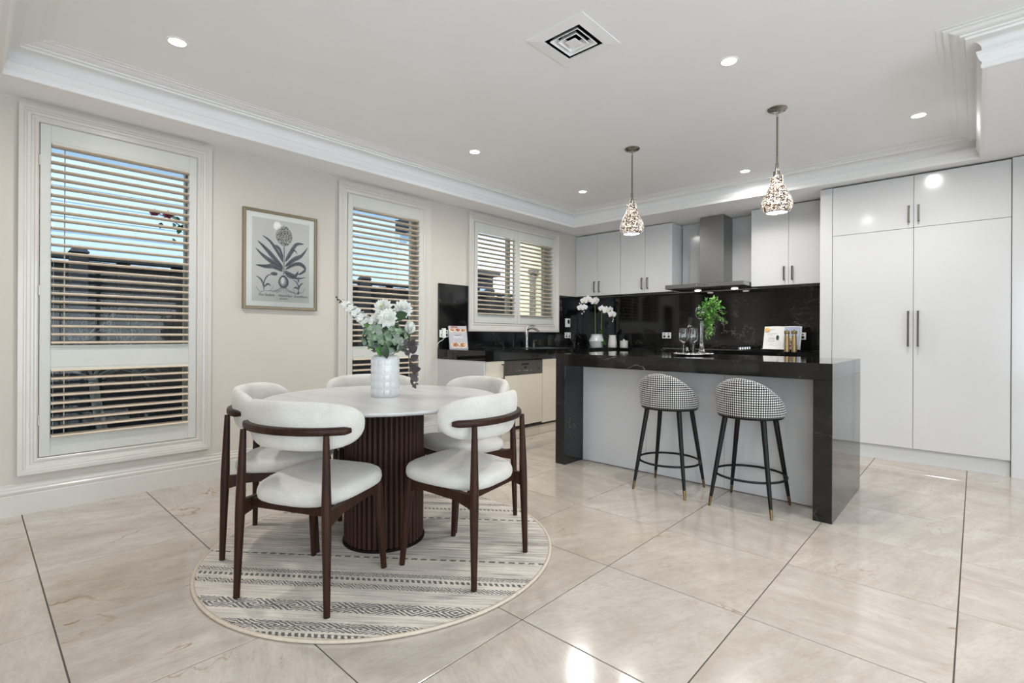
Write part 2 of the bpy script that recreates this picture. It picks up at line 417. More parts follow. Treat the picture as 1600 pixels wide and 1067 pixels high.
# ------------------------------------------------------------------ room shell
XW, YB, ZS, ZC = -4.11, 6.07, 2.44, 2.62      # left wall face, back wall face, soffit, raised ceiling
XR, YF = 3.2, -3.0
GX, GY, T = -0.047, 3.812, 0.6                # tile joint origin and size
floor = MB(); floor.box(XW - 0.2, XR + 0.2, YF - 0.2, YB + 0.2, -0.12, -0.003)
floor = kind(floor.build('floor', 'grout'), 'structure', 'pale cream marble tiled floor')
_tiles = {}
def tile_mesh(w, d):
    k = (round(w, 3), round(d, 3))
    if k not in _tiles:
        b = MB(); b.rbox(0.0023, w - 0.0023, 0.0023, d - 0.0023, -0.012, 0.0, 0.0012); _tiles[k] = b.mesh('tile'); _tiles[k].materials.append(M['cream_marble'])
    return _tiles[k]
xs = [XW] + [GX + T * i for i in range(-6, 6) if XW < GX + T * i < XR] + [XR]
ys = [YF] + [GY + T * i for i in range(-11, 4) if YF < GY + T * i < YB] + [YB]
for i in range(len(xs) - 1):
    for j in range(len(ys) - 1):
        o = obj('tile', tile_mesh(xs[i + 1] - xs[i], ys[j + 1] - ys[j]), None, floor); o.location = (xs[i], ys[j], 0)

WIN = [(0.28, 1.105, 0.32, 2.32), (2.275, 3.105, 0.32, 2.32), (3.81, 5.25, 1.195, 2.325)]
def wall_with_openings(name, fixed, thick, a0, a1, z0, z1, holes, axis, mat):
    """solid wall split around openings; axis 'y' -> wall runs along y at x=fixed..fixed+thick"""
    b = MB()
    def put(p, q, r, t):
        if q - p < 1e-4 or t - r < 1e-4: return
        lo, hi = sorted((fixed, fixed + thick))
        b.box(*((lo, hi, p, q) if axis == 'y' else (p, q, lo, hi)), r, t)
    cur = a0
    for (h0, h1, w0, w1) in sorted(holes):
        put(cur, h0, z0, z1); put(h0, h1, z0, w0); put(h0, h1, w1, z1); cur = h1
    put(cur, a1, z0, z1)
    return kind(b.build(name, mat))
wall_with_openings('wall_left', XW, -0.2, YF - 0.2, YB + 0.2, -0.3, 2.9, WIN, 'y', 'wall_paint')
wall_with_openings('wall_back', YB, 0.2, XW, XR + 0.2, -0.3, 2.9, [], 'x', 'wall_paint')
wall_with_openings('wall_right', XR, 0.2, YF - 0.2, YB, -0.3, 2.9, [(-2.6, 3.0, 0.05, 2.3)], 'y', 'wall_paint')
wall_with_openings('wall_front', YF, -0.2, XW, XR, -0.3, 2.9, [(0.6, 3.1, 0.15, 2.35)], 'x', 'wall_paint')
# ceiling: raised panel plus the dropped soffit around it
LOOP = [(-3.785, 0.11), (2.3, 0.11), (2.3, 3.5), (0.02, 3.5), (0.02, 5.25), (-3.785, 5.25)]
b = MB()
VX, VY, VR = -1.568, 2.165, 0.118        # air vent opening
b.box(XW - 0.2, VX - VR, YF - 0.2, YB + 0.2, ZC, ZC + 0.2); b.box(VX + VR, XR + 0.2, YF - 0.2, YB + 0.2, ZC, ZC + 0.2)
b.box(VX - VR, VX + VR, YF - 0.2, VY - VR, ZC, ZC + 0.2); b.box(VX - VR, VX + VR, VY + VR, YB + 0.2, ZC, ZC + 0.2)
b.box(XW, LOOP[0][0], YF, YB, ZS, ZC); b.box(LOOP[0][0], XR, LOOP[4][1], YB, ZS, ZC)
b.box(LOOP[0][0], XR, YF, LOOP[0][1], ZS, ZC); b.box(LOOP[3][0], XR, LOOP[3][1], LOOP[4][1], ZS, ZC); b.box(LOOP[1][0], XR, LOOP[1][1], LOOP[2][1], ZS, ZC)
kind(b.build('ceiling', 'ceiling_paint'), 'structure', 'white ceiling with a recessed tray and dropped border')
def sweep_loop(loop, prof, place):
    """mitred sweep of a profile (inward offset, height) around a closed loop; returns MB"""
    n = len(loop); area = sum(loop[i][0] * loop[(i + 1) % n][1] - loop[(i + 1) % n][0] * loop[i][1] for i in range(n)); sg = 1 if area > 0 else -1
    mit = []
    for i in range(n):
        p0, p1, p2 = Vector(loop[i - 1]), Vector(loop[i]), Vector(loop[(i + 1) % n])
        d1 = (p1 - p0).normalized(); d2 = (p2 - p1).normalized()
        n1 = Vector((-d1.y, d1.x)) * sg; n2 = Vector((-d2.y, d2.x)) * sg
        m = n1 + n2; mit.append(m / (1 + n1.dot(n2)))
    P = [[place(loop[i][0] + mit[i].x * d, loop[i][1] + mit[i].y * d, h) for d, h in prof] for i in range(n)]
    b = MB(); b.grid(P, closeu=True); return b
prof = [(-0.02, 0.0), (0.0, -0.004), (0.006, 0.0), (0.006, 0.019), (0.0015, 0.021), (0.0015, 0.027), (0.012, 0.04), (0.02, 0.058), (0.02, 0.066), (0.024, 0.068), (0.024, 0.080), (0.003, 0.083), (0.003, 0.096)]
prof += [(0.003 + 0.062 * (1 - math.cos(t * PI / 2 / 6)), 0.098 + 0.04 * math.sin(t * PI / 2 / 6)) for t in range(1, 7)]
prof += [(0.068, 0.148), (0.085, 0.15), (0.085, 0.158), (0.10, 0.16), (0.118, 0.166), (0.128, 0.172), (0.15, 0.173), (0.15, 0.177), (0.176, 0.178), (0.176, 0.182)]
kind(sweep_loop(LOOP, prof, lambda x, y, h: (x, y, ZS + h)).build('trim_1', 'cornice_paint', smooth=25), 'structure', 'stepped white plaster cornice around the ceiling tray')
# baseboards
def baseboard(name, p0, p1, inward):
    pr = [(0, 0), (0.016, 0), (0.016, 0.115), (0.013, 0.12), (0.016, 0.128), (0.016, 0.14), (0.011, 0.146), (0.011, 0.158), (0.006, 0.166), (0.006, 0.178), (0, 0.184)]
    b = MB(); b.grid([[(p[0] + inward[0] * d, p[1] + inward[1] * d, z) for d, z in pr] for p in (p0, p1)])
    return kind(b.build(name, 'trim_paint', smooth=30))
baseboard('baseboard_left', (XW, YF, 0), (XW, 3.305, 0), (1, 0))
baseboard('baseboard_right', (XR, 3.0, 0), (XR, 5.38, 0), (-1, 0))
baseboard('baseboard_front', (XW, YF, 0), (XR, YF, 0), (0, 1))

# ------------------------------------------------------------------ windows with plantation shutters
def blade_mesh(length):
    n = 14; P = []
    for yy in (0, length):
        P.append([(math.cos(2 * PI * k / n) * 0.043, yy, math.sin(2 * PI * k / n) * 0.0088 - math.cos(2 * PI * k / n) * 0.0018) for k in range(n)])
    b = MB(); b.grid(P, closev=True); b.f.append(tuple(range(n))); b.f.append(tuple(range(2 * n - 1, n - 1, -1)))
    me = b.mesh('louvre', 50); me.materials.append(M['louvre_warm_lit']); return me
def shutter(parent, y0, y1, z0, z1, ia, ib, spans, rod=None, hinge_left=True):
    """one hinged panel: stiles/rails mesh and louvre children; spans = [(zlo,zhi,count,first)]"""
    b = MB(); xa, xb = -4.127, -4.094
    b.rbox(xa, xb, y0, ia, z0, z1, 0.002); b.rbox(xa, xb, ib, y1, z0, z1, 0.002)
    zz = [z0] + [v for s in sorted(spans) for v in s[:2]] + [z1]
    for k in range(0, len(zz), 2): b.rbox(xa, xb + 0.0005, ia - 0.001, ib + 0.001, zz[k], zz[k + 1], 0.002)
    for zlo, zhi, _, _ in spans:
        for k in (0, 1):   # thin beads along the opening
            zc = zhi - 0.006 if k else zlo + 0.006
            b.box(xb - 0.01, xb + 0.002, ia, ib, zc - 0.006, zc + 0.006)
    p = b.build('shutter_panel', 'shutter_paint', parent)
    me = blade_mesh(ib - ia - 0.004)
    for zlo, zhi, cnt, first in spans:
        for k in range(cnt):
            o = obj('louvre', me, None, p); o.location = (-4.1105, ia + 0.002, first - k * 0.0496)
    for zh in (z0 + 0.22, (z0 + z1) / 2, z1 - 0.22):
        h = MB(); yy = y0 - 0.002 if hinge_left else y1 + 0.002; h.lathe([(0.0035, -0.03), (0.0035, 0.03)], 8, Matrix.Translation((xb + 0.002, yy, zh)), True); h.build('hinge', 'shutter_paint', p, 40)
    if rod is not None:
        r = MB()
        for zlo, zhi, _, _ in spans: r.box(-4.162, -4.157, rod - 0.003, rod + 0.003, zlo + 0.01, zhi - 0.01)
        r.build('tilt_rod', 'louvre_warm_lit', p)
    return p
ARCH = [(0.0, -0.01), (0.0, 0.01), (0.008, 0.016), (0.018, 0.016), (0.022, 0.012), (0.034, 0.012), (0.038, 0.018), (0.052, 0.021), (0.056, 0.026), (0.064, 0.026), (0.068, 0.030), (0.09, 0.030), (0.09, 0.0)]
def window(n, y0, y1, z0, z1, label):
    w = struct('window_%d' % n, (0, 0, 0)); w['label'] = label
    loop = [(y0, z0), (y0, z1), (y1, z1), (y1, z0)]
    sweep_loop(loop, [(-d, h) for d, h in ARCH], lambda y, z, h: (XW + h, y, z)).build('architrave', 'trim_paint', w, 28)
    b = MB(); fx0, fx1 = -4.285, -4.235
    for (a, c, e, f) in ((y0, y0 + 0.04, z0, z1), (y1 - 0.04, y1, z0, z1), (y0, y1, z0, z0 + 0.04), (y0, y1, z1 - 0.04, z1)): b.box(fx0, fx1, a, c, e, f)
    if n == 3: b.box(fx0, fx1, 4.50, 4.54, z0, z1)
    else: b.box(fx0, fx1, y0, y1, 0.895, 0.935)
    b.build('window_frame', 'window_alu', w)
    b = MB(); b.box(-4.262, -4.258, y0 + 0.03, y1 - 0.03, z0 + 0.03, z1 - 0.03); b.build('pane', 'pane_glass', w)
    return w
w1 = window(1, *WIN[0], 'tall white plantation shutter window left of the framed print')
shutter(w1, 0.283, 1.102, 0.323, 2.317, 0.333, 1.053, [(0.979, 2.217, 25, 2.197), (0.42, 0.855, 9, 0.838)], rod=0.40)
w2 = window(2, *WIN[1], 'tall shuttered window behind the dining table')
shutter(w2, 2.278, 3.102, 0.323, 2.317, 2.328, 3.052, [(0.942, 2.217, 25, 2.193), (0.42, 0.858, 9, 0.838)], hinge_left=False)
w3 = window(3, *WIN[2], 'double shuttered window above the kitchen sink')
shutter(w3, 3.813, 4.527, 1.198, 2.322, 3.862, 4.467, [(1.288, 2.225, 19, 2.198)])
shutter(w3, 4.530, 5.247, 1.198, 2.322, 4.571, 5.195, [(1.288, 2.225, 19, 2.198)], hinge_left=False)
# unseen glazed openings, added and sized to let the area lights in
def glazing(n, axis, fixed, a0, a1, z0, z1, parts, label):
    w = struct('window_%d' % n); w['label'] = label; b = MB(); g = MB()
    def put(t, p, q, r, s, th): t.box(*((fixed - th, fixed + th, p, q) if axis == 'y' else (p, q, fixed - th, fixed + th)), r, s)
    step = (a1 - a0) / parts
    for k in range(parts + 1): put(b, max(a0, a0 + k * step - 0.03), min(a1, a0 + k * step + 0.03), z0, z1, 0.03)
    put(b, a0, a1, z0, z0 + 0.06, 0.03); put(b, a0, a1, z1 - 0.06, z1, 0.03); put(g, a0 + 0.03, a1 - 0.03, z0 + 0.03, z1 - 0.03, 0.003)
    b.build('window_frame', 'window_alu', w); g.build('pane', 'pane_glass', w)
glazing(4, 'y', XR + 0.1, -2.6, 3.0, 0.05, 2.3, 4, 'unseen wide glazed sliding doors added to let light in')
glazing(5, 'x', YF - 0.1, 0.6, 3.1, 0.15, 2.35, 2, 'unseen window added in the front wall to let light in')

# ------------------------------------------------------------------ kitchen
def bar_handle(parent, p0, p1, out, mat='steel_dark', w=0.011, stand=0.03):
    """square bar handle between two points, standing off along 'out'"""
    b = MB(); p0, p1, out = Vector(p0), Vector(p1), Vector(out)
    def bx(c, half): b.rbox(c.x - half.x, c.x + half.x, c.y - half.y, c.y + half.y, c.z - half.z, c.z + half.z, 0.0015)
    hw = w / 2; o = out * stand; mid = (p0 + p1) / 2 + o; ax = (p1 - p0); L = ax.length / 2; ax.normalize()
    side = Vector((1, 1, 1)); half = Vector([hw + (L - hw) * abs(ax[i]) for i in range(3)])
    bx(mid, half)
    for p in (p0 + ax * hw, p1 - ax * hw):
        c = p + o * 0.5; h = Vector([hw + (stand / 2 - hw) * abs(out[i]) for i in range(3)]); bx(c, h)
    return b.build('handle', mat, parent)
G = 0.0015
DY = -1
# --- pantry wall
pan = thing('pantry_cabinet', 'tall white gloss pantry cabinet with four handled doors', 'cabinet', (-0.4, 5.72, 0))
def local(o, b, name, mat, sm=None, par=None):
    """build with world coordinates under an unrotated thing"""
    loc = o.location; b.v = [(x - loc.x, y - loc.y, z - loc.z) for x, y, z in b.v]
    return b.build(name, mat, par or o, sm)
YP = 5.381
b = MB(); b.box(-0.971, 0.195, YP + 0.024, 6.055, 0.128, 2.425); local(pan, b, 'body', 'carcass_dark')
b = MB(); b.rbox(-1.068, -0.972, YP, 6.055, 0.0, 2.428, 0.001); local(pan, b, 'side_panel', 'gloss_white')
b = MB(); b.box(-0.971, 0.197, YP + 0.03, YP + 0.05, 0.0, 0.1275); local(pan, b, 'plinth', 'plinth_white')
for (x0, x1, z0, z1, hx, hz0, hz1, tall) in ((-0.970, -0.386, 0.126, 1.984, -0.418, 0.0, 0.0, 1), (-0.386, 0.198, 0.126, 1.984, -0.354, 0, 0, 1), (-0.970, -0.386, 1.984, 2.426, -0.418, 0, 0, 0), (-0.386, 0.198, 1.984, 2.426, -0.354, 0, 0, 0)):
    b = MB(); b.rbox(x0 + G, x1 - G, YP, YP + 0.022, z0 + G, z1 - G, 0.0012); d = local(pan, b, 'door', 'gloss_white')
    za, zb = (0.985, 1.285) if tall else (2.03, 2.17)
    h = bar_handle(d, (hx - pan.location.x, YP - pan.location.y, za), (hx - pan.location.x, YP - pan.location.y, zb), (0, -1, 0), w=0.013)
tp = MB(); tp.rbox(0.2005, 1.0, YP - 0.012, 6.055, 0.0, 2.43, 0.001)
tall2 = tag(tp.build('tall_end_panel', 'gloss_white'), 'plain tall white gloss panel beside the handled pantry doors', 'panel')
# --- upper cabinets
YU = 5.745
def upper(x0, xm, x1, label, hpair=True):
    t = thing('wall_cabinet', label, 'cabinet', ((x0 + x1) / 2, 5.9, 1.6), group='white gloss wall cabinets')
    b = MB(); b.box(x0 + 0.004, x1 - 0.004, YU + 0.021, 6.035, 1.6, 2.432); local(t, b, 'body', 'gloss_white')
    for a, c, hx in ((x0, xm, xm - 0.038), (xm, x1, xm + 0.038)):
        b = MB(); b.rbox(a + G, c - G, YU, YU + 0.02, 1.6, 2.425, 0.0012); d = local(t, b, 'door', 'gloss_white')
        L = t.location; bar_handle(d, (hx - L.x, YU - L.y, 1.645 - L.z), (hx - L.x, YU - L.y, 1.79 - L.z), (0, -1, 0), w=0.012, stand=0.026)
    return t
upper(-4.105, -3.75, -3.398, 'white gloss two-door wall cabinet above the orchid, in the corner')
upper(-3.396, -3.046, -2.69, 'white gloss two-door wall cabinet between corner cabinet and range hood')
upper(-1.79, -1.425, -1.071, 'white gloss two-door wall cabinet between range hood and pantry')
b = MB(); b.box(-2.685, -1.793, 6.03, 6.066, 1.6, 2.435); tag(b.build('hood_back_panel', 'gloss_white'), 'white gloss wall panel behind the range hood chimney', 'panel')
# --- range hood
t = thing('range_hood', 'brushed steel chimney range hood over the cooktop', 'range hood', (-2.235, 5.8, 1.6))
b = MB(); b.rbox(-2.356, -2.083, 5.75, 6.028, 1.665, 2.405, 0.002); local(t, b, 'chimney', 'steel')
b = MB(); b.rbox(-2.352, -2.087, 5.754, 6.027, 2.2, 2.436, 0.001); local(t, b, 'chimney_sleeve', 'steel')
b = MB(); b.rbox(-2.675, -1.797, 5.53, 6.028, 1.607, 1.652, 0.003)
b.add([(-2.66, 5.60, 1.652), (-1.81, 5.60, 1.652), (-1.81, 6.02, 1.652), (-2.66, 6.02, 1.652), (-2.37, 5.735, 1.675), (-2.07, 5.735, 1.675), (-2.07, 6.02, 1.675), (-2.37, 6.02, 1.675)], [(0, 1, 5, 4), (1, 2, 6, 5), (2, 3, 7, 6), (3, 0, 4, 7), (4, 5, 6, 7)])
cn = local(t, b, 'canopy', 'steel')
for k in range(5):
    b = MB(); b.lathe([(0.008, 0), (0.008, 0.003)], 10, Matrix.Translation((-2.30 + k * 0.03, 5.53, 1.63)) @ Matrix.Rotation(PI / 2, 4, 'X'), True); local(t, b, 'button', 'chrome', par=cn)
b = MB(); b.box(-2.62, -1.85, 5.62, 5.98, 1.6015, 1.6065); local(t, b, 'filter', 'steel_dark', par=cn)
for hx in (-2.42, -2.0):
    b = MB(); b.lathe([(0.0, -0.0055), (0.032, -0.0055), (0.036, 0.0)], 20, Matrix.Translation((hx, 5.86, 1.6015))); local(t, b, 'lamp', 'hood_glow', 40, cn)
    spot('hood_lamp_light', (hx - t.location.x, 5.86 - t.location.y, -0.02), 3.0, 110, t, 0.025, (1, 0.93, 0.82))
# --- splashback (slabs of black marble)
t = thing('splashback', 'polished black marble splashback slabs with pale veins', 'splashback', (-4.1, 5.0, 0.912))
def slab(x0, x1, y0, y1, z0, z1):
    b = MB(); b.rbox(x0, x1, y0, y1, z0, z1, 0.001); local(t, b, 'slab', 'black_marble')
slab(XW + 0.001, XW + 0.019, 3.307, 3.717, 0.9135, 1.6)
slab(XW + 0.001, XW + 0.019, 3.719, 5.342, 0.9135, 1.1)
slab(XW + 0.001, XW + 0.019, 5.344, 6.049, 0.9135, 1.597)
slab(XW + 0.001, -2.6, 6.0495, 6.069, 0.9135, 1.597); slab(-2.598, -1.071, 6.0495, 6.069, 0.9135, 1.597)
# --- L-shaped worktop with sink cut-out
b = MB(); x0, x1 = XW + 0.001, -3.40
ya, yb, xa, xb = 4.30, 4.92, -3.94, -3.54
for q in ((x0, x1, 3.305, ya), (x0, xa, ya, yb), (xb, x1, ya, yb), (x0, x1, yb, 6.068), (x1, -1.07, 5.43, 6.068)): b.box(q[0], q[1], q[2], q[3], 0.815, 0.9125)
wt = tag(b.build('worktop', 'black_marble'), 'L-shaped thick black marble worktop along the window and back walls', 'worktop')
t = thing('sink', 'stainless steel sink set in the black worktop below the window', 'sink', (-3.74, 4.61, 0.9))
b = MB()
for q in ((xa, xb, ya, yb, 0.72, 0.725), (xa, xa + 0.004, ya, yb, 0.725, 0.914), (xb - 0.004, xb, ya, yb, 0.725, 0.914), (xa, xb, ya, ya + 0.004, 0.725, 0.914), (xa, xb, yb - 0.004, yb, 0.725, 0.914)): b.box(*q)
local(t, b, 'bowl', 'steel')
b = MB(); b.lathe([(0.0, 0.727), (0.04, 0.727), (0.042, 0.725)], 20, Matrix.Translation((-3.74, 4.61, 0))); local(t, b, 'drain', 'chrome', 40)
t = thing('kitchen_tap', 'chrome mixer tap with swept spout beside the sink window', 'tap', (-3.99, 4.58, 0.9125))
b = MB(); b.lathe([(0.027, 0), (0.027, 0.008), (0.022, 0.012), (0.02, 0.02), (0.02, 0.235), (0.018, 0.24)], 20, cap=True); b.build('body', 'chrome', t, 40)
b = MB(); b.tube([(0, 0, 0.2), (0.03, 0, 0.232), (0.09, 0.0, 0.235), (0.16, 0.0, 0.215), (0.185, 0, 0.195)], [0.016, 0.015, 0.014, 0.013, 0.013], 12); b.build('spout', 'chrome', t, 50)
b = MB(); b.tube([(0, 0, 0.238), (0.01, 0.0, 0.258), (0.03, 0.05, 0.266), (0.045, 0.1, 0.262)], [0.015, 0.012, 0.008, 0.006], 10); b.build('lever', 'chrome', t, 50)
b = MB(); b.lathe([(0.016, 0), (0.016, 0.05), (0.006, 0.054), (0.006, 0.09)], 14, Matrix.Translation((0.0, 0.13, 0)), True); b.tube([(0, 0.13, 0.088), (0.05, 0.13, 0.088)], 0.005, 8)
tag(b.build('soap_dispenser', 'steel_dark', None, 40), 'small dark metal soap pump behind the sink', 'dispenser').location = (-3.99, 4.58, 0.9125)
# --- base cabinets under the window run
XD = -3.417
def base_cab(y0, y1, label, doors, handle=None, mat='gloss_white_warm_lit'):
    t = thing('base_cabinet', label, 'cabinet', (-3.75, (y0 + y1) / 2, 0), group='cream-lit white gloss base cabinets under the window')
    b = MB(); b.box(XW + 0.02, XD - 0.024, y0 + 0.002, y1 - 0.002, 0.10, 0.66); b.box(XW + 0.02, XD - 0.024, y0 + 0.002, y0 + 0.018, 0.66, 0.813); b.box(XW + 0.02, XD - 0.024, y1 - 0.018, y1 - 0.002, 0.66, 0.813); local(t, b, 'body', 'carcass_dark')
    b = MB(); b.box(XD - 0.06, XD - 0.044, y0 + 0.001, y1 - 0.001, 0.0, 0.122); local(t, b, 'plinth', mat)
    n = len(doors) - 1
    for k in range(n):
        b = MB(); b.rbox(XD - 0.02, XD, doors[k] + G, doors[k + 1] - G, 0.125, 0.808, 0.0012); d = local(t, b, 'door', mat)
        if handle:
            L = t.location; hy = handle[k]; bar_handle(d, (XD - L.x, hy - L.y, 0.63), (XD - L.x, hy - L.y, 0.78), (1, 0, 0), w=0.012)
    return t
base_cab(3.329, 3.586, 'narrow cream-lit white base cabinet beside the dishwasher, with square bar handle', [3.329, 3.586], [3.553])
base_cab(4.182, 4.98, 'two-door cream-lit white base cabinet under the sink', [4.182, 4.58, 4.98], [4.54, 4.62])
base_cab(4.982, 5.42, 'cream-lit white base cabinet in the corner of the worktop run', [4.982, 5.42])
b = MB(); b.rbox(XW + 0.001, XD, 3.308, 3.327, 0.0, 0.8135, 0.001); tag(b.build('end_panel', 'gloss_white'), 'white gloss end panel closing the window worktop run', 'panel')
t = thing('dishwasher', 'built-in dishwasher with steel control strip and cream-lit white door', 'dishwasher', (-3.75, 3.884, 0))
b = MB(); b.box(XW + 0.02, XD - 0.024, 3.59, 4.178, 0.10, 0.81); local(t, b, 'body', 'carcass_dark')
b = MB(); b.rbox(XD - 0.02, XD, 3.589, 4.1795, 0.14, 0.657, 0.0012); local(t, b, 'door', 'gloss_white_warm_lit')
b = MB(); b.rbox(XD - 0.02, XD + 0.002, 3.591, 4.1775, 0.661, 0.806, 0.002); cp = local(t, b, 'control_panel', 'steel_dark')
b = MB(); b.box(XD + 0.0021, XD + 0.003, 3.84, 3.955, 0.755, 0.775); local(t, b, 'grip_recess', 'plastic_black', par=cp)
b = MB(); b.box(XD + 0.0021, XD + 0.003, 3.882, 3.918, 0.722, 0.742); local(t, b, 'display', 'plastic_black', par=cp)
b = MB(); b.box(XD + 0.0021, XD + 0.003, 4.10, 4.135, 0.706, 0.716); local(t, b, 'badge', 'plastic_black', par=cp)
for k, yy in enumerate((3.77, 3.81, 3.87, 3.90, 3.93, 3.99)):
    b = MB(); b.box(XD + 0.0021, XD + 0.003, yy - 0.006, yy + 0.006, 0.698, 0.704); local(t, b, 'button', 'chrome', par=cp)
b = MB(); b.box(XD - 0.06, XD - 0.044, 3.59, 4.178, 0.0, 0.112); local(t, b, 'plinth', 'gloss_white_warm_lit')
# --- back run base cabinets (behind the island)
for k, (a, c) in enumerate(((-3.40, -2.62), (-2.618, -1.85), (-1.848, -1.072))):
    t = thing('base_cabinet', ['white base cabinet below the orchid pot on the back run', 'white base cabinet directly below the cooktop', 'white base cabinet below the open recipe book'][k], 'cabinet', ((a + c) / 2, 5.75, 0), group='white base cabinets on the back run')
    b = MB(); b.box(a + 0.003, c - 0.003, 5.474, 6.05, 0.1, 0.813); local(t, b, 'body', 'carcass_dark')
    b = MB(); b.box(a + 0.003, c - 0.003, 5.50, 5.516, 0.0, 0.1); local(t, b, 'plinth', 'plinth_white')
    m = (a + c) / 2
    for p, q, hx in ((a, m, m - 0.04), (m, c, m + 0.04)):
        b = MB(); b.rbox(p + G, q - G, 5.45, 5.472, 0.125, 0.808, 0.0012); d = local(t, b, 'door', 'gloss_white')
        L = t.location; bar_handle(d, (hx - L.x, 5.45 - L.y, 0.63), (hx - L.x, 5.45 - L.y, 0.78), (0, -1, 0), w=0.012)
# --- cooktop
t = thing('cooktop', 'black gas cooktop with steel rim and trivets on the back worktop', 'cooktop', (-2.235, 5.74, 0.9125))
b = MB(); b.rbox(-0.45, 0.45, -0.255, 0.255, 0, 0.008, 0.002); pl = b.build('plate', 'steel', t)
b = MB(); b.rbox(-0.435, 0.435, -0.24, 0.24, 0.008, 0.011, 0.001); b.build('glass_top', 'bottle_black', t)
for (bx, by) in ((-0.3, 0.1), (-0.3, -0.1), (0.0, 0.02), (0.27, 0.1), (0.27, -0.1)):
    b = MB(); b.lathe([(0.04, 0.011), (0.04, 0.02), (0.03, 0.024), (0, 0.024)], 16, Matrix.Translation((bx, by, 0))); bu = b.build('burner', 'black_metal', t, 40)
    for a in range(4):
        b = MB(); c, s_ = math.cos(a * PI / 2 + PI / 4), math.sin(a * PI / 2 + PI / 4)
        b.tube([(bx + c * 0.085, by + s_ * 0.085, 0.011), (bx + c * 0.085, by + s_ * 0.085, 0.034), (bx + c * 0.025, by + s_ * 0.025, 0.034)], 0.0045, 6); b.build('trivet_arm', 'black_metal', bu)
for k in range(5):
    b = MB(); b.lathe([(0.019, 0.011), (0.017, 0.034), (0.0, 0.035)], 14, Matrix.Translation((0.395, -0.18 + k * 0.075, 0))); b.build('knob', 'chrome', t, 40)
# --- island
t = thing('kitchen_island', 'black marble waterfall island with pale gloss panels', 'island', (-1.585, 3.79, 0))
IX0, IX1, IY0, IY1 = -2.573, -0.595, 3.325, 4.257
b = MB(); b.rbox(IX0, IX1, IY0, IY1, 0.815, 0.912, 0.0012); local(t, b, 'top', 'black_marble')
b = MB(); b.rbox(IX0, IX0 + 0.097, IY0, IY1, 0.0, 0.8148, 0.0012); local(t, b, 'waterfall_end', 'black_marble')
b = MB(); b.rbox(IX1 - 0.097, IX1, IY0, IY1, 0.0, 0.8148, 0.0012); local(t, b, 'waterfall_end', 'black_marble')
b = MB(); b.box(IX0 + 0.098, IX1 - 0.098, 3.60, 4.225, 0.06, 0.814); local(t, b, 'body', 'carcass_dark')
b = MB(); b.box(IX0 + 0.098, IX1 - 0.098, 3.64, 4.18, 0.0, 0.06); local(t, b, 'plinth', 'plinth_white')
for k in range(3):
    w = (IX1 - IX0 - 0.196) / 3; a = IX0 + 0.098 + k * w
    b = MB(); b.rbox(a + 0.0008, a + w - 0.0008, 3.58, 3.598, 0.004, 0.813, 0.001); local(t, b, 'front_panel', 'gloss_white')
    b = MB(); b.rbox(a + G, a + w - G, 4.226, 4.246, 0.06, 0.81, 0.001); d = local(t, b, 'door', 'gloss_white')
    L = t.location; bar_handle(d, (a + w / 2 - 0.075 - L.x, 4.246 - L.y, 0.74), (a + w / 2 + 0.075 - L.x, 4.246 - L.y, 0.74), (0, 1, 0), w=0.012)
# --- power points and switches
def outlet(name, label, c, nrm, w, h, sockets=True, cat='power outlet'):
    t = thing(name, label, cat, c, rotz=(PI / 2 if abs(nrm[0]) > .5 else 0))
    b = MB(); b.rbox(-w / 2, w / 2, -0.008, -0.0005, -h / 2, h / 2, 0.002); b.build('plate', 'plastic_white', t)
    for sx in (-0.25, 0.25):
        if sockets:
            m = MB(); m.lathe([(h * 0.19, 0), (h * 0.19, 0.002)], 16, Matrix.Translation((sx * w, -0.008, -h * 0.18)) @ Matrix.Rotation(PI / 2, 4, 'X'), True); m.build('socket', 'plastic_black', t)
            m = MB(); m.lathe([(h * 0.11, 0), (h * 0.11, 0.002)], 12, Matrix.Translation((sx * w, -0.008, h * 0.24)) @ Matrix.Rotation(PI / 2, 4, 'X'), True); m.build('switch', 'plastic_black', t)
    if not sockets:
        m = MB(); m.box(-w * 0.1, w * 0.36, -0.0095, -0.008, -h * 0.1, h * 0.35); m.build('display', 'plastic_black', t)
    return t
outlet('power_outlet', 'white double power outlet on the back splashback beside wine glasses', (-2.898, 6.049, 1.068), (0, -1, 0), 0.118, 0.076)
outlet('power_outlet', 'white double power outlet half hidden behind the recipe book', (-1.385, 6.049, 1.068), (0, -1, 0), 0.118, 0.076)
outlet('power_outlet', 'double power outlet on the window-side splashback near the orchid', (XW + 0.0195, 5.54, 1.063), (1, 0, 0), 0.13, 0.076)
outlet('control_switch', 'white wall controller with dark display above the outlet near the orchid', (XW + 0.0195, 5.54, 1.233), (1, 0, 0), 0.11, 0.116, False, 'switch')
o = outlet('power_outlet', 'white power outlet with charger beside the propped cookbook', (XW + 0.0195, 3.372, 1.075), (1, 0, 0), 0.118, 0.076)
t = thing('phone_charger', 'white charger plug with trailing cable beside the cookbook', 'charger', (XW + 0.03, 3.352, 1.08))
b = MB(); b.rbox(0, 0.03, -0.02, 0.02, -0.05, 0.05, 0.004); b.build('plug', 'plastic_white', t)
b = MB(); b.tube([(0.02, 0, -0.048), (0.02, -0.015, -0.07), (0.015, -0.05, -0.085), (0.012, -0.075, -0.105), (0.012, -0.08, -0.14)], 0.003, 6); b.build('cable', 'plastic_white', t, 60)

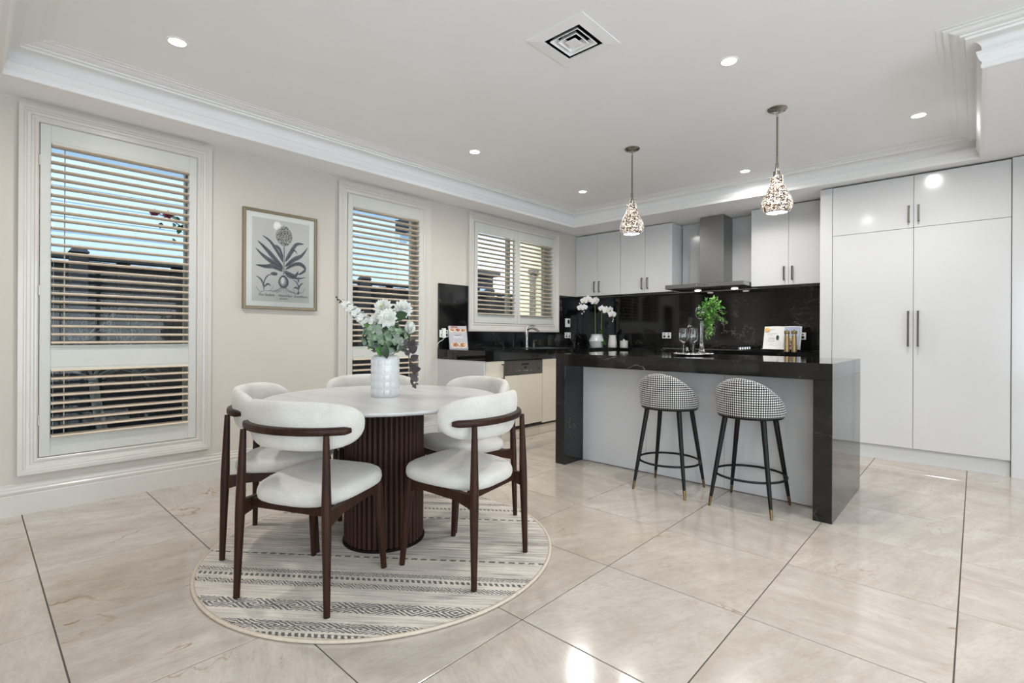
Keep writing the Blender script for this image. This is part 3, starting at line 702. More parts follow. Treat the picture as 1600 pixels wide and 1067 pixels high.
# ------------------------------------------------------------------ ceiling fittings
def downlight(loc, label, power=50):
    t = thing('downlight', label, 'downlight', loc, group='recessed ceiling downlights')
    b = MB(); b.lathe([(0.04, -0.001), (0.041, -0.004), (0.047, -0.004), (0.05, 0.0)], 24); b.build('ring', 'cornice_paint', t, 40)
    b = MB(); b.lathe([(0.0, -0.0025), (0.04, -0.0025)], 24); b.build('diffuser', 'downlight_glow', t)
    spot('downlight_light', (0, 0, -0.053), power, 170, t, 0.05)
    return t
for x, y, lab in ((-3.13, 0.747, 'round glowing ceiling downlight in front of the large window beside the print'),
                  (-3.13, 2.909, 'round glowing ceiling downlight in front of the window behind the bouquet'),
                  (-3.13, 4.50, 'round glowing ceiling downlight in the tray corner near the sink window'),
                  (-1.03, 2.908, 'round glowing ceiling downlight between the air vent and the pendant at the pantry end'),
                  (-1.6, 4.953, 'round glowing ceiling downlight between the pendants and the range hood'),
                  (-0.30, 4.51, 'round glowing ceiling downlight in front of the pantry doors'),
                  (1.0, 0.747, 'round glowing ceiling downlight beside the tray edge at the sliding doors'),
                  (1.0, 2.908, 'round glowing ceiling downlight beside the dropped ceiling corner')):
    downlight((x, y, ZC - 0.0005), lab)
for x, y in ((-3.0, -1.5), (-0.8, -1.5), (1.6, -1.5), (2.75, 2.0)):
    downlight((x, y, ZS - 0.0005), 'round recessed downlight in the lower ceiling border', 36)
# air vent
t = thing('ceiling_vent', 'square white ceiling air diffuser with stepped louvres', 'air vent', (-1.568, 2.165, ZC))
def sq_ring(o, i, z0, z1, zi):
    b = MB(); P = []
    for r, z in ((o, z0), (o, z1), (i, zi), (i, z0)): P.append([(r, r, z), (-r, r, z), (-r, -r, z), (r, -r, z)])
    b.grid(P, closev=True, closeu=True); return b
sq_ring(0.178, 0.114, -0.0005, -0.004, -0.008).build('frame', 'ceiling_paint', t)
def louvre_ring(o, i, z0, z1):
    b = MB(); P = []
    for r, z in ((o, z0), (i, z1), (i - 0.002, z1 - 0.002), (o - 0.002, z0 - 0.003)): P.append([(r, r, z), (-r, r, z), (-r, -r, z), (r, -r, z)])
    b.grid(P, closev=True, closeu=True); b.build('louvre_ring', 'ceiling_paint', t)
louvre_ring(0.09, 0.069, -0.006, 0.022); louvre_ring(0.06, 0.041, -0.006, 0.022)
b = MB(); b.box(-0.031, 0.031, -0.031, 0.031, -0.009, -0.005); b.build('centre_plate', 'ceiling_paint', t)
b = MB(); P = [[(r, r, z), (-r, r, z), (-r, -r, z), (r, -r, z)] for r, z in ((0.117, 0.0), (0.117, 0.17), (0.001, 0.17))]; b.grid(P, closev=True); b.build('duct', 'plastic_black', t)
# pendants
def pendant(loc, label):
    t = thing('pendant_lamp', label, 'pendant lamp', loc, group='mosaic pendant lamps over the island')
    b = MB(); b.lathe([(0.0, 0.0), (0.062, 0.0), (0.062, -0.006), (0.05, -0.016), (0.012, -0.02), (0, -0.02)], 28); c = b.build('canopy', 'nickel', t, 35)
    for a in (0.5, 0.5 + PI):
        b = MB(); b.lathe([(0.006, -0.009), (0.006, -0.02), (0, -0.023)], 10, Matrix.Translation((0.045 * math.cos(a), 0.045 * math.sin(a), 0))); b.build('screw', 'steel_dark', c, 40)
    b = MB(); b.lathe([(0.007, -0.02), (0.005, -0.03), (0.009, -0.04), (0.005, -0.055), (0.008, -0.062)], 12); b.build('swivel', 'chrome', t, 40)
    b = MB(); b.lathe([(0.0065, -0.06), (0.0065, -0.37), (0.010, -0.375), (0.012, -0.43)], 14, cap=True); b.build('rod', 'nickel', t, 40)
    b = MB(); b.lathe([(0.012, -0.425), (0.024, -0.43), (0.024, -0.465), (0.03, -0.466)], 18); b.build('holder', 'nickel', t, 40)
    pr = [(0.039, -0.462), (0.041, -0.468), (0.040, -0.485), (0.042, -0.51), (0.052, -0.54), (0.07, -0.575), (0.088, -0.61), (0.098, -0.64), (0.0995, -0.66), (0.094, -0.682), (0.08, -0.703), (0.069, -0.711)]
    b = MB(); b.lathe([(0.025, -0.461)] + pr, 36); b.build('shade', 'mosaic_glass', t, 60)
    b = MB(); b.lathe([(0.0, -0.705), (0.07, -0.706)], 24); b.build('diffuser', 'pendant_glow', t)
    b = MB(); b.lathe([(0.068, -0.712), (0.073, -0.711), (0.074, -0.704), (0.07, -0.70)], 28); b.build('rim', 'bottle_black', t, 40)
    spot('pendant_light', (0, 0, -0.73), 14, 150, t, 0.06)
pendant((-2.104, 3.738, ZC), 'mosaic glass pendant lamp hanging over the sink end of the island')
pendant((-1.001, 3.742, ZC), 'mosaic glass pendant lamp hanging over the pantry end of the island')

# ------------------------------------------------------------------ rug, table, chairs
RUGC = (-2.208, 1.449)
t = thing('round_rug', 'round cream and grey rug with black woven stripes under the table', 'rug', (RUGC[0], RUGC[1], 0.0005))
b = MB(); n = 96; R = 0.832
P = [[(r * math.cos(2 * PI * k / n), r * math.sin(2 * PI * k / n), z) for k in range(n)] for r, z in ((0.0001, 0.0), (R, 0.0), (R, 0.009), (R - 0.004, 0.0105), (0.4, 0.0105), (0.0001, 0.0105))]
b.grid(P, closev=True); b.build('pile', 'rug_pile', t, 40)
b = MB(); b.tube([((R + 0.002) * math.cos(2 * PI * k / n), (R + 0.002) * math.sin(2 * PI * k / n), 0.0068) for k in range(n)], 0.0065, 8, True, sx=1.3); b.build('binding', 'rug_binding', t, 60)
RZ = 0.0112
TC = (-2.265, 1.475)
t = thing('dining_table', 'round pale stone dining table on a fluted dark wood drum', 'table', (TC[0], TC[1], RZ))
TZ = 0.744
b = MB(); b.lathe([(0.0, TZ - RZ - 0.019), (0.565, TZ - RZ - 0.019), (0.581, TZ - RZ - 0.012), (0.585, TZ - RZ - 0.006), (0.585, TZ - RZ - 0.002), (0.583, TZ - RZ), (0.0, TZ - RZ)], 96); b.build('table_top', 'pale_stone', t, 30)
b = MB(); b.lathe([(0.0, 0.0), (0.207, 0.0), (0.207, 0.012), (0.192, 0.014), (0.192, 0.712), (0.0, 0.713)], 64); b.build('drum', 'drum_core', t, 30)
NS = 46
b = MB(); pr = [(math.cos(PI * k / 6) * 0.0105, math.sin(PI * k / 6) * 0.010) for k in range(7)]
b.grid([[(0.191 + q, p, z) for p, q in pr] for z in (0.0125, 0.7125)]); b.f.append(tuple(range(7))); b.f.append(tuple(range(13, 6, -1)))
sm = b.mesh('slat', 40); sm.materials.append(M['slat_wood'])
for k in range(NS):
    o = obj('slat', sm, None, t); o.rotation_euler = (0, 0, 2 * PI * k / NS)

def rounded_outline(pts, n=8):
    """pts = [(x, y, r)] convex CCW polygon with corner radii -> smooth outline"""
    out = []; m = len(pts)
    for i in range(m):
        p0, p1, p2 = Vector(pts[i - 1][:2]), Vector(pts[i][:2]), Vector(pts[(i + 1) % m][:2]); r = pts[i][2]
        a = (p0 - p1).normalized(); c = (p2 - p1).normalized()
        for k in range(n + 1):
            s_ = k / n; q0 = p1 + a * r; q2 = p1 + c * r
            out.append(q0 * (1 - s_) ** 2 + p1 * 2 * s_ * (1 - s_) + q2 * s_ ** 2)
    return out
def make_chair():
    t = thing('dining_chair', '', 'chair', group='cream dining chairs around the round table')
    # seat: rounded shield, wide at the front
    ol = rounded_outline([(-0.228, 0.228, 0.15), (-0.208, -0.205, 0.17), (0.208, -0.205, 0.17), (0.228, 0.228, 0.15)])
    cx = Vector((0, 0.03)); rings = [(0.60, 0.395), (0.93, 0.395), (0.985, 0.403), (1.0, 0.418), (0.995, 0.434), (0.965, 0.448), (0.90, 0.457), (0.75, 0.463), (0.5, 0.466), (0.2, 0.467), (0.001, 0.467)]
    b = MB(); P = [[(cx.x + (p.x - cx.x) * s_, cx.y + (p.y - cx.y) * s_, z + (p.y - cx.y) * s_ * 0.05) for p in ol] for s_, z in rings]
    b.grid(P, closev=True); b.f.append(tuple(range(len(ol)))); b.build('seat', 'cream_fabric', t, 60)
    # legs
    for sx in (-1, 1):
        b = MB(); p0, p1 = Vector((sx * 0.217, -0.211, 0)), Vector((sx * 0.200, -0.198, 0.672))
        b.tube([p0 + (p1 - p0) * f for f in (0, 0.1, 0.5, 0.62, 0.85, 1)], [0.0125, 0.0135, 0.0185, 0.0185, 0.0145, 0.0115], 12); b.build('leg', 'dark_wood', t, 50)
        b = MB(); p0, p1 = Vector((sx * 0.193, 0.207, 0)), Vector((sx * 0.178, 0.172, 0.402))
        b.tube([p0 + (p1 - p0) * f for f in (0, 0.2, 0.7, 0.9, 1)], [0.0125, 0.014, 0.0195, 0.0225, 0.0225], 12); b.build('leg', 'dark_wood', t, 50)
    b = MB()
    for sx in (-1, 1):
        A, B_ = Vector((sx * 0.181, 0.175, 0)), Vector((sx * 0.206, -0.203, 0)); d = (B_ - A); pr_ = Vector((-d.y, d.x, 0)).normalized() * 0.011
        for f0, f1 in ((0, 1),):
            vs = []
            for f, z0, z1 in ((0, 0.345, 0.405), (0.25, 0.362, 0.405), (0.75, 0.352, 0.392), (1, 0.325, 0.388)):
                c = A + d * f; vs.append([c - pr_ + Vector((0, 0, z0)), c + pr_ + Vector((0, 0, z0)), c + pr_ + Vector((0, 0, z1)), c - pr_ + Vector((0, 0, z1))])
            b.grid([[tuple(q) for q in r] for r in vs], closev=True); o_ = len(b.v); b.f.append((o_ - 4, o_ - 3, o_ - 2, o_ - 1)); b.f.append((o_ - 13, o_ - 14, o_ - 15, o_ - 16))
    b.rbox(-0.18, 0.18, 0.163, 0.185, 0.352, 0.402, 0.003); b.rbox(-0.19, 0.19, -0.165, -0.145, 0.35, 0.388, 0.003)
    b.build('seat_frame', 'dark_wood', t)
    # curved top rail
    b = MB(); P = []; N = 36
    for i in range(N + 1):
        q = math.radians(-63 + 126 * i / N); cxr, cyr = 0.282 * math.sin(q), -0.03 - 0.197 * math.cos(q)
        nx, ny = math.sin(q) / 0.282, -math.cos(q) / 0.197; L = math.hypot(nx, ny); nx /= L; ny /= L
        e = min(i, N - i); wd = 0.0225 * min(1.0, 0.55 + 0.25 * e); hh = 0.0155 * min(1.0, 0.6 + 0.25 * e)
        row = []
        for k in range(16):
            a = 2 * PI * k / 16; ca, sa = math.cos(a), math.sin(a)
            rx = math.copysign(abs(ca) ** 0.5, ca) * wd; rz = math.copysign(abs(sa) ** 0.5, sa) * hh
            row.append((cxr + nx * rx, cyr + ny * rx, 0.683 + rz))
        P.append(row)
    b.grid(P, closev=True); b.f.append(tuple(range(16))); b.f.append(tuple(range(N * 16 + 15, N * 16 - 1, -1))); b.build('back_rail', 'dark_wood', t, 50)
    # wrapped back cushion
    b = MB(); P = []; N = 56; K = 20
    for i in range(N + 1):
        u = -1 + 2 * i / N; uu = math.sin(u * PI / 2) * 0.35 + u * 0.65; q = math.radians(81 * uu)
        cxr, cyr = 0.262 * math.sin(q), -0.018 - 0.178 * math.cos(q)
        nx, ny = math.sin(q) / 0.262, -math.cos(q) / 0.178; L = math.hypot(nx, ny); nx /= L; ny /= L
        e = max(0.0, 1 - abs(uu) ** 3.2) ** 0.5; hh = 0.004 + 0.094 * e; th = 0.003 + 0.026 * min(1, e * 1.5)
        row = []
        for k in range(K):
            a = 2 * PI * k / K; ca, sa = math.cos(a), math.sin(a)
            rx = math.copysign(abs(ca) ** 0.75, ca) * th; rz = math.copysign(abs(sa) ** 0.75, sa) * hh; ln = rz * 0.1
            row.append((cxr + nx * (rx + ln), cyr + ny * (rx + ln), 0.697 + rz))
        P.append(row)
    b.grid(P, closev=True); b.f.append(tuple(range(K))); b.f.append(tuple(range(N * K + K - 1, N * K - 1, -1))); b.build('backrest', 'cream_fabric', t, 70)
    return t
proto = make_chair()
CH = [(-65.7, 0, 'cream dining chair with dark curved rail, farthest from kitchen, back to open floor'),
      (-132.0, 3.5, 'cream dining chair with dark curved rail, nearest the large window beside the print'),
      (12.2, 0, 'cream dining chair with dark curved rail, back towards the kitchen island'),
      (84.5, 1.0, 'cream dining chair behind the table, nearest the dishwasher'),
      (154.5, -1.5, 'cream dining chair behind the table, backed against the window behind the bouquet')]
for i, (ang, yaw, lab) in enumerate(CH):     # each chair faces the table centre, turned by yaw about its back feet
    o = proto if i == 0 else copy_tree(proto); a = math.radians(ang); h = a + PI + math.radians(yaw)
    o.location = (TC[0] + 0.721 * math.cos(a) + 0.211 * math.cos(h), TC[1] + 0.721 * math.sin(a) + 0.211 * math.sin(h), RZ + 0.0014); o.rotation_euler = (0, 0, h - PI / 2); o['label'] = lab

# ------------------------------------------------------------------ counter stools
def uvmesh(P, name, su, sv, closev=False):
    """grid mesh with uv from running arc length"""
    b = MB(); b.grid(P, closev=closev); me = bpy.data.meshes.new(name); me.from_pydata(b.v, [], b.f)
    nu, nv = len(P), len(P[0]); uvl = me.uv_layers.new(name='UVMap')
    V = [[Vector(p) for p in r] for r in P]
    vv = [[0.0] * (nv + 1) for _ in range(nu)]; uu = [[0.0] * (nv + 1) for _ in range(nu)]
    mid = nv // 2
    for i in range(nu):
        for j in range(nv + 1): q = V[i][j % nv]; vv[i][j] = q.z - math.hypot(q.x, q.y)
        if i: 
            for j in range(nv + 1): uu[i][j] = uu[i - 1][j] + su
    k = 0
    for i in range(nu - 1):
        for j in range(nv if closev else nv - 1):
            for (a, c) in ((i, j), (i + 1, j), (i + 1, j + 1), (i, j + 1)):
                uvl.data[k].uv = (uu[a][c], vv[a][c] * sv); k += 1
    me.polygons.foreach_set('use_smooth', [True] * len(me.polygons)); me.update()
    return me
def make_stool():
    t = thing('counter_stool', '', 'stool', group='houndstooth counter stools at the island')
    r = 0.188; n = 48
    pr = [(0.001, 0.578), (0.17, 0.578), (r - 0.006, 0.583), (r, 0.60), (r, 0.632), (r - 0.008, 0.648), (r - 0.03, 0.656), (0.1, 0.66), (0.001, 0.661)]
    P = [[(q * math.cos(2 * PI * k / n), q * math.sin(2 * PI * k / n) + 0.022, z) for q, z in pr] for k in range(n + 1)]
    obj('seat', uvmesh(P, 'seat', 2 * PI * r / n, 1.0), 'houndstooth', t)
    # back shell wraps the rear (local -y), arched top
    P = []; N = 48
    for i in range(N + 1):
        u = -1 + 2 * i / N; th = math.radians(94 * u); ca, sa = math.sin(th), -math.cos(th)
        h = 0.05 + 0.187 * max(0, math.cos(u * PI / 2)) ** 0.85; ro, ri = 0.197, 0.197 - 0.012 - 0.026 * max(0, math.cos(u * PI / 2)) ** 0.5
        z0 = 0.574; top = z0 + h
        row = [(ri, z0), (ro - 0.006, z0), (ro, z0 + 0.01)] + [(ro + 0.008 * (f ** 1.5), z0 + 0.01 + (h - 0.03) * f) for f in (0.25, 0.5, 0.75, 1.0)]
        rt = (ro + 0.008 + ri + 0.008) / 2; rad = (ro - ri) / 2
        row += [(rt + rad * math.cos(a), top - 0.02 + 0.02 * math.sin(a)) for a in (PI / 4, PI / 2, 3 * PI / 4, PI)] + [(ri + 0.006, z0 + h * 0.5)]
        P.append([(q * ca, q * sa, z) for q, z in row])
    me = uvmesh(P, 'backrest', math.radians(188) * 0.2 / N, 1.0, True)
    bm = bmesh.new(); bm.from_mesh(me); bmesh.ops.holes_fill(bm, edges=[e for e in bm.edges if e.is_boundary]); bmesh.ops.recalc_face_normals(bm, faces=bm.faces[:]); bm.to_mesh(me); bm.free()
    obj('backrest', me, 'houndstooth', t)
    b = MB(); b.lathe([(0.0, 0.562), (0.185, 0.562), (0.19, 0.568), (0.19, 0.5775), (0.0, 0.5775)], 40); b.build('seat_base', 'black_metal', t, 40)
    for sx in (-1, 1):
        for sy in (-1, 1):
            p0, p1 = Vector((sx * 0.182, sy * 0.182, 0)), Vector((sx * 0.112, sy * 0.112, 0.563)); d = p1 - p0
            b = MB(); b.tube([p0 + d * f for f in (0.105, 0.3, 1)], [0.0098, 0.0125, 0.0165], 12); lg = b.build('leg', 'black_metal', t, 50)
            b = MB(); b.tube([p0, p0 + d * 0.105], [0.0075, 0.0099], 12); b.build('brass_tip', 'brass', lg, 50)
    b = MB(); b.tube([(0.207 * math.cos(2 * PI * k / 48), 0.207 * math.sin(2 * PI * k / 48), 0.2) for k in range(48)], 0.0075, 8, True); b.build('foot_ring', 'black_metal', t, 60)
    return t
st = make_stool()
for i, (x, y, rz, lab) in enumerate(((-1.573, 3.328, 0.05, 'houndstooth counter stool on black legs, at the dishwasher end of the island'), (-1.043, 3.345, -0.02, 'houndstooth counter stool on black legs, at the pantry end of the island'))):
    o = st if i == 0 else copy_tree(st); o.location = (x, y, 0.0); o.rotation_euler = (0, 0, rz); o['label'] = lab

# ------------------------------------------------------------------ botanical helpers
def leaf(b, base, d, nrm, L, Wd, curl=0.15, fold=0.12, n=5):
    """pointed leaf blade with midrib fold"""
    d = Vector(d).normalized(); nrm = Vector(nrm); s_ = d.cross(nrm)
    if s_.length < 1e-3: s_ = d.cross(Vector((0.3, 0.9, 0.2)))
    s_.normalize(); nrm = s_.cross(d).normalized(); base = Vector(base); P = []
    for i in range(n + 1):
        f = i / n; w = Wd / 2 * (math.sin(PI * min(1, f ** 0.8)) ** 0.8 if 0 < f < 1 else 0.0) + 1e-4
        c = base + d * (L * f) - nrm * (curl * L * f * f)
        P.append([tuple(c - s_ * w + nrm * fold * w), tuple(c), tuple(c + s_ * w + nrm * fold * w)])
    b.grid(P)
def rvec(): 
    while True:
        v = Vector((random.uniform(-1, 1), random.uniform(-1, 1), random.uniform(-1, 1)))
        if 0.1 < v.length < 1: return v.normalized()
def blossom(b, c, axis, r, petals=5, cup=0.35, wide=0.75, layers=1, twist=0.0):
    """flower of rounded petals around axis"""
    axis = Vector(axis).normalized(); e1 = axis.orthogonal().normalized(); e2 = axis.cross(e1)
    for l in range(layers):
        rr = r * (1 - l * 0.75 / max(1, layers)); cp = cup + l * 0.9 / max(1, layers); n = max(3, petals - l)
        for k in range(n):
            a = 2 * PI * k / n + l * 0.5 + twist; dr = e1 * math.cos(a) + e2 * math.sin(a)
            leaf(b, Vector(c) + axis * (0.02 * r), dr * math.cos(cp) + axis * math.sin(cp), axis, rr, rr * wide, -0.12, 0.18, 4)

# ------------------------------------------------------------------ vase and bouquet on the table
VC = Vector((-2.268, 1.478, TZ))
def VP(l, h, d=0.0): return VC + RGT * l + FWD * d + Vector((0, 0, h))
def px_off(x, y, d=0.0): return VP((x - 597) / 299, (620 - y) / 299, d)
t = thing('flower_vase', 'white glazed ceramic vase with embossed squares on the dining table', 'vase', tuple(VC))
b = MB(); b.lathe([(0.0, 0.0006), (0.068, 0.0006), (0.0715, 0.006), (0.0715, 0.19), (0.068, 0.204), (0.058, 0.213), (0.036, 0.217), (0.0335, 0.222), (0.033, 0.248), (0.037, 0.256), (0.034, 0.257), (0.029, 0.25), (0.029, 0.16), (0.0, 0.16)], 48); b.build('body', 'ceramic_white', t, 40)
b = MB(); b.rbox(-0.0125, 0.0125, -0.0016, 0.0016, -0.0145, 0.0145, 0.0014, 2); tm = b.mesh('relief_tile', 40); tm.materials.append(M['ceramic_white'])
b = MB(); b.lathe([(0.0085, 0), (0.0085, 0.0006), (0.007, 0.0012), (0.006, 0.0002)], 14, Matrix.Rotation(PI / 2, 4, 'X')); 
for k in range(14):
    for j in range(5):
        a = 2 * PI * k / 14; o = obj('relief_tile', tm, None, t); o.location = (0.0712 * math.cos(a), 0.0712 * math.sin(a), 0.025 + j * 0.0385); o.rotation_euler = (0, 0, a + PI / 2)
def stem(parent, pts, r=0.0025, mat='stem_green', name='stem'):
    b = MB(); b.tube(pts, r, 6); return b.build(name, mat, parent, 60)
mouth = VP(0, 0.25)
def flower_thing(name, label, cat, group=None): return thing(name, label, cat, (0, 0, 0), 0, group)
# hydrangea heads
for (cx_, cy_, dd, rad, lab) in ((586, 527, -0.03, 0.076, 'grey green hydrangea head above the vase, beside the delphinium'), (615, 530, -0.035, 0.074, 'pale green and mauve hydrangea head above the vase, beside the plum leaves')):
    t = flower_thing('hydrangea_head', lab, 'flower'); c = px_off(cx_, cy_, dd); b = MB()
    for k in range(64):
        a = PI * (3 - math.sqrt(5)) * k; z = 1 - 2 * (k + 0.5) / 64; q = math.sqrt(1 - z * z); d = Vector((q * math.cos(a), q * math.sin(a), z)); d = (d + rvec() * 0.18).normalized()
        blossom(b, c + d * rad * random.uniform(0.72, 0.95), d, 0.024, 4, 0.25, 1.0, 1, random.random() * 2)
    b.build('florets', 'hydrangea_petal', t, 60)
    b = MB(); b.lathe([(0.001, -rad * 0.7), (rad * 0.5, -rad * 0.5), (rad * 0.7, 0), (rad * 0.5, rad * 0.5), (0.001, rad * 0.7)], 14, Matrix.Translation(c)); b.build('flower_core', 'leaf_dark', t, 60)
    stem(t, [c, (c + mouth) / 2 + Vector((0, 0, -0.005)), mouth + RGT * (0.01 if cx_ > 600 else -0.01) + Vector((0, 0, -0.06))])
# white dahlias
for (cx_, cy_, dd, r, ax, lab) in ((594, 483, -0.01, 0.056, (-0.2, 0.4), 'white dahlia with yellow centre at the top of the bouquet'), (624, 484, 0.0, 0.055, (0.5, 0.5), 'white dahlia above the dark leaf in the bouquet'), (605, 499, -0.06, 0.056, (0.2, 0.25), 'white dahlia resting on the hydrangea heads'), (586, 503, -0.04, 0.046, (-0.4, 0.2), 'small white dahlia next to the delphinium')):
    t = flower_thing('dahlia_flower', lab, 'flower'); c = px_off(cx_, cy_, dd); axis = RGT * ax[0] - FWD * 0.8 + Vector((0, 0, ax[1])); b = MB()
    blossom(b, c, axis, r, 11, -0.15, 0.55, 1); blossom(b, c, axis, r * 0.95, 10, 0.25, 0.6, 1, 0.3); blossom(b, c, axis, r * 0.85, 9, 0.6, 0.6, 1, 0.1); blossom(b, c, axis, r * 0.7, 8, 0.95, 0.65, 1, 0.4); blossom(b, c, axis, r * 0.55, 6, 1.25, 0.7, 1, 0.2)
    b.build('petals', 'petal_white', t, 70)
    b = MB(); b.lathe([(0.001, -r * 0.3), (r * 0.26, 0), (0.001, r * 0.42)], 10, Matrix.Translation(c + axis.normalized() * r * 0.2)); b.build('inner_petals', 'petal_white', t, 70)
    if cx_ == 594: b = MB(); b.lathe([(0.001, -0.006), (0.008, 0), (0.001, 0.008)], 8, Matrix.Translation(c + axis.normalized() * r * 0.45)); b.build('flower_centre', 'petal_yellow', t, 60)
    stem(t, [c - axis.normalized() * 0.004, (c + mouth) / 2 + FWD * 0.03, mouth + Vector((0, 0, -0.06))])
t = flower_thing('rose_bud', 'closed cream white bud at the side of the bouquet', 'flower'); c = px_off(635, 515, -0.02); b = MB()
for l, (r, cup) in enumerate(((0.068, 1.1), (0.07, 1.28), (0.068, 1.42))): blossom(b, c - Vector((0, 0, 0.028)), (0.25, 0, 1), r, 5 - l // 2, cup, 0.85, 1, l * 0.6)
b.build('petals', 'petal_white', t, 70); stem(t, [c - Vector((0, 0, 0.025)), px_off(622, 545, -0.01), mouth + Vector((0, 0, -0.06))])
# delphinium
t = flower_thing('delphinium_stem', 'white delphinium spray leaning out towards the framed print', 'flower'); tip = px_off(519, 467, 0.02); low = px_off(590, 528, 0.0)
stem(t, [tip, tip.lerp(low, 0.5) + Vector((0, 0, 0.012)), low, mouth + Vector((0, 0, -0.06))], 0.0022)
b = MB(); bb = MB()
for k in range(46):
    f = 0.16 + 0.82 * k / 46; c = tip.lerp(low, f) + Vector((0, 0, 0.012 * math.sin(f * PI))); a = k * 2.4; d = (Vector((0, 0, 1)) * math.cos(a) + FWD * math.sin(a)).normalized(); r = 0.015 + 0.014 * f
    blossom(b, c + d * r * 0.9, d, r, 5, 0.2, 0.9, 1, k)
for k in range(8):
    f = 0.16 * k / 8; c = tip.lerp(low, f); a = k * 2.4; d = (Vector((0, 0, 1)) * math.cos(a) + FWD * math.sin(a)); leaf(bb, c, d - RGT * 0.6, -FWD, 0.014, 0.009)
b.build('florets', 'petal_white', t, 70); bb.build('buds', 'leaf_dark', t, 60)
# leaves
t = flower_thing('leaf_sprig', 'glossy green leaves tucked under the bouquet flowers', 'foliage')
for (x0, y0, x1, y1, dd, L, wd, m) in ((590, 515, 563, 505, -0.05, 0.085, 0.05, 'leaf_green'), (588, 520, 568, 520, -0.02, 0.08, 0.045, 'leaf_dark'), (602, 540, 606, 562, -0.09, 0.07, 0.04, 'leaf_dark'), (595, 540, 594, 560, -0.08, 0.06, 0.036, 'leaf_green'), (615, 500, 632, 490, -0.05, 0.07, 0.06, 'leaf_dark'), (578, 535, 567, 545, 0.03, 0.06, 0.03, 'leaf_lime'), (612, 505, 618, 488, -0.05, 0.05, 0.05, 'leaf_dark')):
    p = px_off(x0, y0, dd); q = px_off(x1, y1, dd); b = MB(); leaf(b, p, q - p, -FWD + Vector((0, 0, 0.5)), L, wd, 0.2, 0.2, 6); b.build('leaf', m, t, 60)
stem(t, [px_off(595, 535, -0.06), mouth + Vector((0, 0, -0.06))])
# plum eucalyptus branch
t = flower_thing('eucalyptus_branch', 'plum coloured eucalyptus branch drooping over the table', 'foliage')
path = [mouth + Vector((0, 0, -0.06)), px_off(605, 545, -0.05), px_off(628, 537, -0.06), px_off(638, 556, -0.07), px_off(641, 580, -0.07), px_off(644, 604, -0.065)]
stem(t, path, 0.0022, 'stem_brown')
for (x0, y0, x1, y1, L, wd, tw) in ((634, 540, 628, 528, 0.045, 0.032, 0.2), (636, 545, 648, 528, 0.06, 0.04, -0.2), (638, 550, 654, 540, 0.055, 0.045, 0.5), (640, 562, 652, 556, 0.05, 0.036, 0.3), (640, 565, 645, 580, 0.06, 0.036, -0.5), (641, 578, 657, 575, 0.055, 0.042, 0.4), (642, 584, 651, 596, 0.05, 0.036, 0.2), (643, 590, 642, 606, 0.036, 0.018, 0), (644, 598, 650, 608, 0.032, 0.018, 0), (630, 538, 624, 548, 0.035, 0.03, 0.5), (638, 556, 632, 545, 0.04, 0.028, 0.1)):
    p = px_off(x0, y0, -0.065); q = px_off(x1, y1, -0.065 - tw * 0.04); b = MB(); leaf(b, p, q - p, -FWD + RGT * tw + Vector((0, 0, 0.3)), L, wd, 0.12, 0.15, 6); b.build('leaf', 'leaf_plum', t, 60)

# ------------------------------------------------------------------ back worktop: orchid, canister, jar
WZ = 0.9127
PO = Vector((-3.79, 5.80, WZ))
t = thing('planter_pot', 'white ceramic pot with flared shoulder holding the orchid', 'pot', tuple(PO))
b = MB(); b.lathe([(0.0, 0.0), (0.082, 0.0), (0.088, 0.012), (0.108, 0.075), (0.104, 0.086), (0.084, 0.118), (0.076, 0.155), (0.082, 0.168), (0.077, 0.168), (0.07, 0.155), (0.07, 0.13), (0.0, 0.13)], 36); b.build('body', 'ceramic_white', t, 30)
t = thing('orchid_plant', 'white moth orchid with two arching stems in a white pot', 'plant', tuple(PO + Vector((0, 0, 0.131))))
def ov(x, y, d=0.0): return RGT * ((x - 933) / 116) + Vector((0, 0, (541.5 - y) / 116 - 0.131)) + FWD * d
s1 = [ov(931, 527), ov(930.5, 500), ov(930, 478), ov(926, 469, -.02), ov(918, 465, -.03), ov(910, 470, -.03), ov(907, 484, -.03)]; s2 = [ov(940, 527, -0.02), ov(939.5, 505, -.03), ov(940, 487, -.03), ov(945, 478, -.04), ov(952, 480, -.04), ov(957, 492, -.04), ov(958, 500, -.04)]
b = MB(); b.tube(s1, 0.0055, 8); b.build('flower_stem', 'stem_green', t, 60); b = MB(); b.tube(s2, 0.0055, 8); b.build('flower_stem', 'stem_green', t, 60)
def orchid_bloom(c, r, dx=0.0):
    b = MB(); ax = (-FWD + RGT * dx + Vector((0, 0, -0.15))).normalized(); e1 = ax.cross(Vector((0, 0, 1))).normalized(); up = e1.cross(ax)
    for a, L, wd in ((90, 1.0, 0.7), (215, 0.95, 0.65), (325, 0.95, 0.65)): leaf(b, c, e1 * math.cos(math.radians(a)) + up * math.sin(math.radians(a)), ax, r * L, r * wd, 0.1, 0.1, 5)
    for a in (12, 168): leaf(b, c + ax * 0.004, e1 * math.cos(math.radians(a)) + up * math.sin(math.radians(a)), ax, r * 1.05, r * 1.15, 0.08, 0.12, 6)
    o = b.build('blossom', 'petal_orchid', t, 70)
    b = MB(); leaf(b, c + ax * 0.006, ax * 0.6 - up, ax, r * 0.5, r * 0.35, -0.3, 0.5, 4); b.build('lip', 'petal_yellow', o, 60)
for (x, y, r, dx) in ((928, 471, 0.062, 0.3), (931, 469, 0.05, 0.5), (918, 468, 0.062, 0.1), (912, 470, 0.055, -0.2), (907, 481, 0.055, -0.3), (912, 480, 0.05, 0.1), (940, 482, 0.05, -0.2), (947, 485, 0.062, 0.2), (953, 483, 0.045, 0.4), (956, 491, 0.06, 0.2)): orchid_bloom(ov(x, y, -0.05), r, dx)
